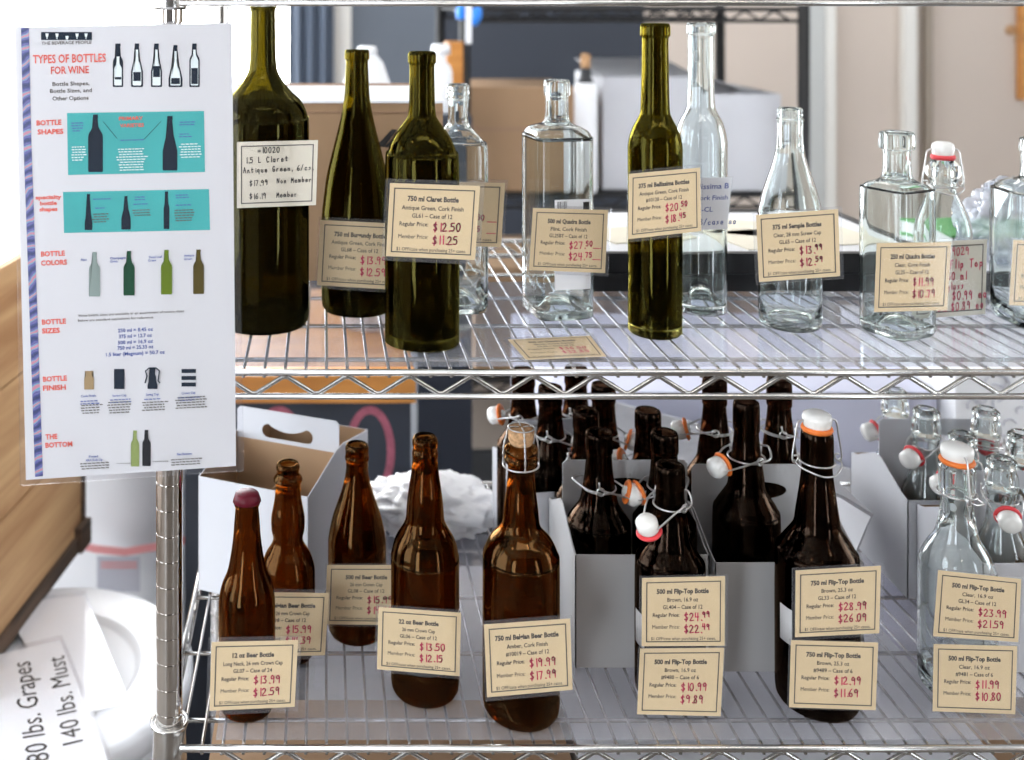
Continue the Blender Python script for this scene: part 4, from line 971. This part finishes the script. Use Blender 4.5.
# ------------------------------------------------------------------ things behind the shelving
# cabinet with orange wooden top
yc = 1.9; zt = ZC - 376 * yc / F
cb = empty('cabinet', (-.045, 2.2, 0)); tag(cb, 'black cabinet with an orange wooden top and pink chalk marks', 'cabinet')
bm = bmesh.new(); box(bm, -.262, .168, yc, 2.47, zt - .049, zt); part_w('wooden_top', bm, 'orangewood', cb)
bm = bmesh.new(); box(bm, -.252, .160, yc + .012, 2.45, .0, zt - .049); part_w('cabinet_body', bm, 'navywall', cb)
def ellipse_ring(cx, cy_, rx, ry, Y, w): 
    bm = bmesh.new(); n = 36
    for i in range(n):
        a, b_ = 2 * PI * i / n, 2 * PI * (i + 1) / n
        q = [(cx + (rx + k) * math.cos(t), cy_ + (ry + k) * math.sin(t)) for t, k in ((a, -w), (b_, -w), (b_, w), (a, w))]
        bm.faces.new([bm.verts.new(W(p[0], p[1], Y)) for p in q])
    return bm
part_w('chalk_letter', ellipse_ring(370, 452, 21, 42, yc + .011, 4), 'chalk', cb)
part_w('chalk_letter', ellipse_ring(279, 452, 22, 42, yc + .011, 4), 'chalk', cb)
# black shelving unit at the back
bu = empty('black_shelving_unit', (.85, 3.1, 0)); tag(bu, 'black wire shelving unit full of boxes farther back in the room', 'shelving')
x0, x1, y0, y1 = .385, 1.305, 2.85, 3.45
for x in (x0, x1):
    for y in (y0, y1):
        bm = bmesh.new(); tube(bm, [(x, y, 0), (x, y, 1.60)], .0155, 12); part_w('post', bm, 'blackmetal', bu, True)
for z in (1.575, 1.07, .565, .12):
    bm = bmesh.new(); box(bm, x0, x1, y0, y1, z - .004, z)
    for y in (y0, y1):
        tube(bm, [(x0, y, z), (x1, y, z)], .006, 8); tube(bm, [(x0, y, z - .032), (x1, y, z - .032)], .005, 8)
        pts = []; x = x0; u = 0
        while x <= x1: pts.append((x, y, z - (.004 if u else .030))); u = 1 - u; x += .04
        tube(bm, pts, .004, 6)
    part_w('shelf_deck', bm, 'blackmetal', bu)
zb = 1.077
def bx_(px0, px1, py0, Y, d, z0=zb): 
    return (px0 - CX) * Y / F, (px1 - CX) * Y / F, Y, Y + d, z0, ZC - py0 * Y / F
a = bx_(468, 574, 87, 2.87, .30); carton('cardboard_box', *a, 'kraft', 'kraft cardboard box on the black shelving beside the white-wrapped bottle', open_=False,
      tape=[(a[0], a[1], ZC - 131 * 2.87 / F, ZC - 127 * 2.87 / F)])
a = bx_(603, 700, 78, 2.90, .32); x0_, x1_, y0_, y1_, z0_, z1_ = a
carton('cardboard_box', *a, 'carton_w', 'white cardboard box with one raised flap on the black shelving', flaps=[[(x0_, y0_, z1_), (x1_, y0_, z1_), (x1_, y1_, z1_ + .035), (x0_, y1_, z1_ + .035)]])
a = bx_(703, 781, 94, 2.88, .36); x0_, x1_, y0_, y1_, z0_, z1_ = a
carton('cardboard_box', *a, 'carton_w', 'white cardboard box with open flaps nearest the beige wall', flaps=[[(x0_, y0_ + .1, z1_ + .05), (x1_ - .06, y0_ + .02, z1_), (x1_ - .06, y1_, z1_), (x0_, y1_, z1_ + .05)]])
# items on the black unit's second level
a = (.42, .66, 2.90, 3.3, .572, .86); carton('cardboard_box', *a, 'kraft', 'kraft box on the middle level of the black shelving, nearer the cabinet', open_=False)
a = (.84, 1.26, 2.90, 3.35, .572, .74); carton('cardboard_box', *a, 'kraft', 'long low kraft box on the middle level of the black shelving', open_=False)
lump('red_bag', .755, 3.0, .566, .07, .08, .10, 'redrub', 'small red bag on the middle level of the black shelving', 'bag', amp=.15, sub=3, seed=3)
# wrapped wine bottle on the black unit
Yw = 2.86; wb = empty('wine_bottle', ((585.5 - CX) * Yw / F, Yw, zb + .001)); tag(wb, 'corked wine bottle wrapped in white on the black shelving', 'bottle')
hB = (195 - 62) * Yw / F
bm = bmesh.new(); lathe(bm, [(0, 0), (.029, 0), (.031, .006), (.031, hB * .78), (.026, hB * .82), (0, hB * .82)], 24); obj('white_wrap', bm, 'white_paper', wb)
bm = bmesh.new(); lathe(bm, [(.0, hB * .80), (.026, hB * .80), (.016, hB * .86), (.0145, hB * .92), (.0145, hB * .93), (0, hB * .93)], 20); obj('neck', bm, 'black', wb)
bm = bmesh.new(); lathe(bm, [(.0, hB * .92), (.011, hB * .92), (.013, hB * .95), (.0135, hB * 1.02), (.012, hB * 1.035), (0, hB * 1.04)], 18); obj('cork', bm, 'cork', wb)
# tall carton, jug, white bottle, tan box, blue brush hanging
carton('cardboard_box', .235, .372, 2.62, 2.86, 0, 1.31, 'navywall', 'tall black carton standing on the floor between the cabinet and the black shelving', open_=False)
jb = empty('spray_bottle', ((441 - CX) * 2.68 / F, 2.68, 1.311)); tag(jb, 'white translucent bottle standing on the tall black carton', 'bottle')
bm = bmesh.new(); lathe(bm, [(0, 0), (.027, 0), (.029, .006), (.029, .105), (.023, .122), (.013, .132), (.013, .150), (0, .150)], 24); obj('bottle_body', bm, 'whiteplastic', jb)
bm = bmesh.new(); lathe(bm, [(.0, .150), (.024, .150), (.024, .172), (.020, .176), (0, .176)], 20); obj('cap', bm, 'whiteplastic', jb)
carton('small_box', (447 - CX) * 2.78 / F, (463 - CX) * 2.78 / F, 2.78, 2.84, 1.311, ZC - 42 * 2.78 / F, 'orangewood', 'tan box standing behind the white translucent bottle', open_=False)
jug = empty('white_jug', ((367 - CX) * 2.2 / F, 2.2, zt)); tag(jug, 'white domed jug standing on the orange wooden cabinet top', 'jug')
hj = ZC - 46 * 2.2 / F - zt
bm = bmesh.new(); lathe(bm, [(0, 0), (.050, 0), (.054, .01), (.053, hj * .78), (.048, hj * .87), (.034, hj * .94), (.020, hj * .97), (.020, hj * .975), (0, hj * .975)], 32); obj('jug_body', bm, 'whiteplastic', jug)
bm = bmesh.new(); lathe(bm, [(0, hj * .965), (.021, hj * .965), (.021, hj * .99), (.016, hj), (0, hj)], 24); obj('cap', bm, 'whiteplastic', jug)
br_ = empty('hanging_brush', W(468, 8, 2.80)); tag(br_, 'blue plastic brush with a white tag hanging from the black shelving', 'brush')
bm = bmesh.new(); lathe(bm, [(0, -.030), (.010, -.028), (.016, -.016), (.017, 0), (.012, .016), (.006, .022), (0, .023)], 16); bmesh.ops.rotate(bm, verts=bm.verts, matrix=Matrix.Rotation(.35, 3, 'Y')); bmesh.ops.translate(bm, verts=bm.verts, vec=(.022, 0, -.018)); obj('brush_head', bm, 'blue', br_)
bm = bmesh.new(); lathe(bm, [(0, -.024), (.013, -.02), (.014, 0), (.008, .018), (0, .02)], 16); bmesh.ops.translate(bm, verts=bm.verts, vec=(-.018, .004, -.008)); obj('brush_head', bm, 'blue', br_)
bm = bmesh.new(); box(bm, -.008, .008, -.012, -.009, -.095, .02); obj('tag', bm, 'white_paper', br_, False)
# pale cartons standing behind the lower shelf
carton('storage_box', .395, 1.028, 1.76, 2.2, 0, ZC - 392 * 1.76 / F, 'lavender', 'very large pale lavender box behind the lower shelf', open_=False)
r = carton('printed_carton', 1.036, 1.50, 1.72, 2.1, 0, ZC - 373 * 1.72 / F, 'white_paper', 'large white carton with pale grey line drawings behind the clear bottles', open_=False)
bm = bmesh.new()
for i in range(26):
    cxp, cyp = random.uniform(962, 1060), random.uniform(380, 500); rr = random.uniform(4, 13); a0 = random.uniform(0, 6); n = 9
    pts = [W(cxp + rr * math.cos(a0 + k * .4), cyp + rr * .8 * math.sin(a0 + k * .4), 1.7185) for k in range(n)]
    tube(bm, pts, .0012, 4)
part_w('line_drawing', bm, 'grey_print', r)
sh = empty('white_board', (.62, 1.66, 1.0)); tag(sh, 'tilted white sheet of board leaning on the pale lavender box', 'board')
bm = bmesh.new(); slab(bm, [W(590, 404, 1.72), W(606, 400, 1.72), W(700, 424, 1.72), W(880, 478, 1.72), W(880, ZC * F / 1.72, 1.72), W(590, ZC * F / 1.72, 1.72)], (0, 1, 0), .004); part_w('sheet', bm, 'carton_w', sh)
# white sacks by the window
sk = empty('white_sack', (-.60, 2.5, 0)); tag(sk, 'white sack with a pink band standing behind the wooden crate', 'sack')
lump('sack_body', 0, 0, 0, .33, .13, 1.02, 'bag', None, None, parent=sk, amp=.12, seed=9)
bm = bmesh.new(); ft = lambda x, y: W(x, y, 2.27)
pts = [(70, 543), (95, 549), (125, 552), (160, 546), (185, 540)]
bmv = [(a, b_ - 4) for a, b_ in pts] + [(a, b_ + 4) for a, b_ in reversed(pts)]
bm.faces.new([bm.verts.new(ft(*p)) for p in bmv]); part_w('pink_band', bm, 'pinkband', sk)
bm = bmesh.new(); rect_on(bm, ft, 97, 556, 140, 592); part_w('sack_label', bm, 'grey_print', sk)
bm = bmesh.new()
for y in (562, 566): rect_on(bm, pp(0) if False else (lambda x, y_: W(x, y_, 2.268)), 101, y, 137, y + 2)
part_w('label_print', bm, 'pinkband', sk)

# ------------------------------------------------------------------ the room
def struct(name, bm, m, smooth=False, parent=None):
    o = obj(name, bm, m, parent, smooth); o['kind'] = 'structure'; return o
YW = 4.4; XA, XB, Y0, ZH = -2.3, 4.2, -1.8, 2.9
bm = bmesh.new(); box(bm, XA, XB, Y0, YW, -.1, 0); struct('floor', bm, 'floor')
bm = bmesh.new(); box(bm, XA, XB, Y0, YW, ZH, ZH + .1); struct('ceiling', bm, 'ceil')
wx = (288 - CX) * YW / F     # window edge
bm = bmesh.new(); box(bm, wx, XB, YW, YW + .1, 0, ZH); box(bm, XA, wx, YW, YW + .1, 0, .25); box(bm, XA, wx, YW, YW + .1, 2.6, ZH); struct('wall_back', bm, 'beige')
bm = bmesh.new(); box(bm, XA, wx, YW + .06, YW + .08, .25, 2.6); w1 = struct('window_1', bm, 'daylight')
bm = bmesh.new()
for x in (XA + .02, -1.3): box(bm, x, x + .05, YW - .01, YW + .05, .25, 2.6)
struct('window_frame', bm, 'trim', parent=w1)
bm = bmesh.new(); box(bm, XA - .1, XA, Y0, YW, 0, .7); box(bm, XA - .1, XA, Y0, YW, 2.6, ZH); box(bm, XA - .1, XA, Y0, -.6, .7, 2.6); box(bm, XA - .1, XA, 3.4, YW, .7, 2.6); box(bm, XA - .1, XA, 1.25, 1.55, .7, 2.6); struct('wall_left', bm, 'beige')
bm = bmesh.new(); box(bm, XA - .08, XA - .06, -.6, 1.25, .7, 2.6); struct('window_2', bm, 'leftlight')
bm = bmesh.new(); box(bm, XA - .08, XA - .06, 1.55, 3.4, .7, 2.6); struct('window_3', bm, 'leftlight')
bm = bmesh.new(); box(bm, XB, XB + .1, Y0, .6, 0, ZH); box(bm, XB, XB + .1, 2.0, YW, 0, ZH); box(bm, XB, XB + .1, .6, 2.0, 0, .9); box(bm, XB, XB + .1, .6, 2.0, 2.4, ZH); struct('wall_right', bm, 'beige')
bm = bmesh.new(); box(bm, XB + .06, XB + .08, .6, 2.0, .9, 2.4); struct('window_4', bm, 'sidelight')
bm = bmesh.new()
for a in ((XA, -2.0, 0, ZH), (-2.0, -1.25, 0, .35), (-2.0, -1.25, 2.5, ZH), (-1.25, 2.3, 0, ZH), (2.3, 2.8, 0, .35), (2.3, 2.8, 2.5, ZH), (2.8, XB, 0, ZH)): box(bm, a[0], a[1], Y0 - .1, Y0, a[2], a[3])
struct('wall_front', bm, 'darkwall')
bm = bmesh.new(); box(bm, -2.0, -1.25, Y0 - .08, Y0 - .06, .35, 2.5); struct('window_5', bm, 'sidelight')
bm = bmesh.new(); box(bm, 2.3, 2.8, Y0 - .08, Y0 - .06, .35, 2.5); struct('window_6', bm, 'sidelight')
def wallstrip(name, px0, px1, m, th=.02, z0=0, z1=ZH, y=YW):
    bm = bmesh.new(); box(bm, (px0 - CX) * (y - th) / F, (px1 - CX) * (y - th) / F, y - th, y, z0, z1); return struct(name, bm, m)
wallstrip('trim_1', 333, 351, 'trim', .03)
wallstrip('trim_2', 351, 436, 'slate', .02, z0=.1, z1=2.3)
wallstrip('trim_3', 436, 644, 'navywall', .02, z0=.1, z1=2.4)
wallstrip('trim_4', 806, 828, 'lightgrey', .02)
wallstrip('trim_5', 828, 836, 'trim', .04)
wallstrip('trim_6', 905, 917, 'trim', .04)
wallstrip('trim_7', 926, 933, 'tan', .03)
wallstrip('baseboard_back', 936, 1230, 'trim', .015, z1=.1)
# gathered dark curtain beside the window
bm = bmesh.new(); xa, xb = (288 - CX) * 4.3 / F, (334 - CX) * 4.3 / F; n = 40; pts = []
for i in range(n + 1):
    t = i / n; pts.append((xa + (xb - xa) * t, 4.30 + .022 * math.sin(t * 2 * PI * 3.5)))
for (xq, yq), (xr_, yr_) in zip(pts, pts[1:]):
    for off in (0, .006):
        vs = [bm.verts.new(p) for p in ((xq, yq + off, .05), (xr_, yr_ + off, .05), (xr_, yr_ + off, 2.7), (xq, yq + off, 2.7))]; bm.faces.new(vs)
cu = tag(obj('curtain', bm, principled('blue_grey_cloth', (.10, .125, .17), rough=.8)), 'blue-grey gathered curtain hanging beside the bright window', 'curtain')
# framed picture at the wall and a small hook
pf = empty('picture_frame', ((1090 - CX) * YW / F, YW - .03, 1.5)); tag(pf, 'orange-brown wooden picture frame on the beige wall', 'picture frame')
fx0, fx1, fz0, fz1 = (1016 - CX) * YW / F, (1180 - CX) * YW / F, ZC - 99 * YW / F, ZC + .4
bm = bmesh.new(); t = .05
box(bm, fx0, fx0 + t, YW - .03, YW - .001, fz0, fz1); box(bm, fx1 - t, fx1, YW - .03, YW - .001, fz0, fz1); box(bm, fx0 + t, fx1 - t, YW - .03, YW - .001, fz0, fz0 + t); box(bm, fx0 + t, fx1 - t, YW - .03, YW - .001, fz1 - t, fz1)
part_w('frame', bm, 'orangewood', pf)
bm = bmesh.new(); box(bm, fx0 + t, fx1 - t, YW - .012, YW - .001, fz0 + t, fz1 - t); part_w('picture_panel', bm, 'paperw', pf)
hk = empty('wall_hook', W(1013, 30, YW - .02)); tag(hk, 'small brass hook on the beige wall beside the wooden frame', 'hook')
bm = bmesh.new(); lathe(bm, [(0, 0), (.022, 0), (.022, .005), (0, .006)], 14); bmesh.ops.rotate(bm, verts=bm.verts, matrix=Matrix.Rotation(PI / 2, 3, 'X')); bmesh.ops.translate(bm, verts=bm.verts, vec=(0, .018, 0)); obj('plate', bm, 'cork', hk)
bm = bmesh.new(); tube(bm, [(0, .012, 0), (0, -.015, -.005), (0, -.025, -.035), (0, -.012, -.045)], .005, 8); obj('hook_arm', bm, 'cork', hk)
# ceiling lamps: small warm lamps in metal shades behind and above the viewer
for i, (x, y) in enumerate(((-.9, -.5), (.2, -.9), (1.2, -.4), (.6, .35), (2.0, .5), (-.6, .5))):
    L = empty('ceiling_lamp', (x, y, 2.3)); tag(L, 'warm ceiling lamp in a small metal shade above the aisle', 'lamp', 'ceiling lamps above the aisle')
    bm = bmesh.new(); lathe(bm, [(.02, .14), (.045, .13), (.085, .02), (.09, 0), (.086, .002), (.04, .12), (.02, .13)], 24); obj('shade', bm, 'blackmetal', L)
    bm = bmesh.new(); lathe(bm, [(0, 0), (.03, .005), (.045, .03), (.035, .06), (.015, .08), (0, .09)], 20); obj('bulb', bm, 'lamp', L)
    bm = bmesh.new(); tube(bm, [(0, 0, .13), (0, 0, .60)], .004, 8); obj('cord', bm, 'blackmetal', L)
# ceiling panels added: front pair evenly lights the cards, others backlight the glass
for i, (x, y) in enumerate(((.1, .1), (1.6, .1), (.8, 2.5), (-.7, 3.3), (1.6, 3.6))):
    L = empty('added_ceiling_light', (x, y, ZH - .06)); tag(L, 'long white light panel added overhead for fill and backlight', 'light', 'added ceiling light panels')
    bm = bmesh.new(); w, d = .6, .16
    for a in ((-w, w, -d, -d + .02), (-w, w, d - .02, d), (-w, -w + .02, -d + .02, d - .02), (w - .02, w, -d + .02, d - .02)): box(bm, a[0], a[1], a[2], a[3], 0, .058)
    obj('frame', bm, 'trim', L, False)
    bm = bmesh.new(); box(bm, -w + .02, w - .02, -d + .02, d - .02, .01, .02); obj('diffuser', bm, emission('added_panel_light', (1, .97, .93), 6.0) if i == 0 else bpy.data.materials['added_panel_light'], L, False)

# ------------------------------------------------------------------ world, camera, view
wd = bpy.data.worlds.new('World'); sc.world = wd; wd.use_nodes = True
bgn = wd.node_tree.nodes['Background']; bgn.inputs[0].default_value = (.75, .85, 1, 1); bgn.inputs[1].default_value = 1.0
cam = bpy.data.cameras.new('camera'); co = bpy.data.objects.new('camera', cam); C.objects.link(co)
co.location = (0, 0, ZC); co.rotation_euler = (PI / 2, 0, 0)
cam.sensor_fit = 'HORIZONTAL'; cam.sensor_width = 36; cam.lens = 36 * F / 1024
cam.shift_x = (512 - CX) / 1024; cam.shift_y = -380 / 1024
cam.clip_start = .05; cam.dof.use_dof = True; cam.dof.focus_distance = 1.07; cam.dof.aperture_fstop = 4.0
sc.camera = co
sc.cycles.max_bounces = 16; sc.cycles.transmission_bounces = 14; sc.cycles.transparent_max_bounces = 24; sc.cycles.diffuse_bounces = 4; sc.cycles.glossy_bounces = 6
sc.cycles.sample_clamp_indirect = 4; sc.cycles.use_denoising = True
vs = sc.view_settings; vs.view_transform = 'Standard'; vs.look = 'None'; vs.exposure = 0.38; vs.gamma = 1; vs.use_curve_mapping = False
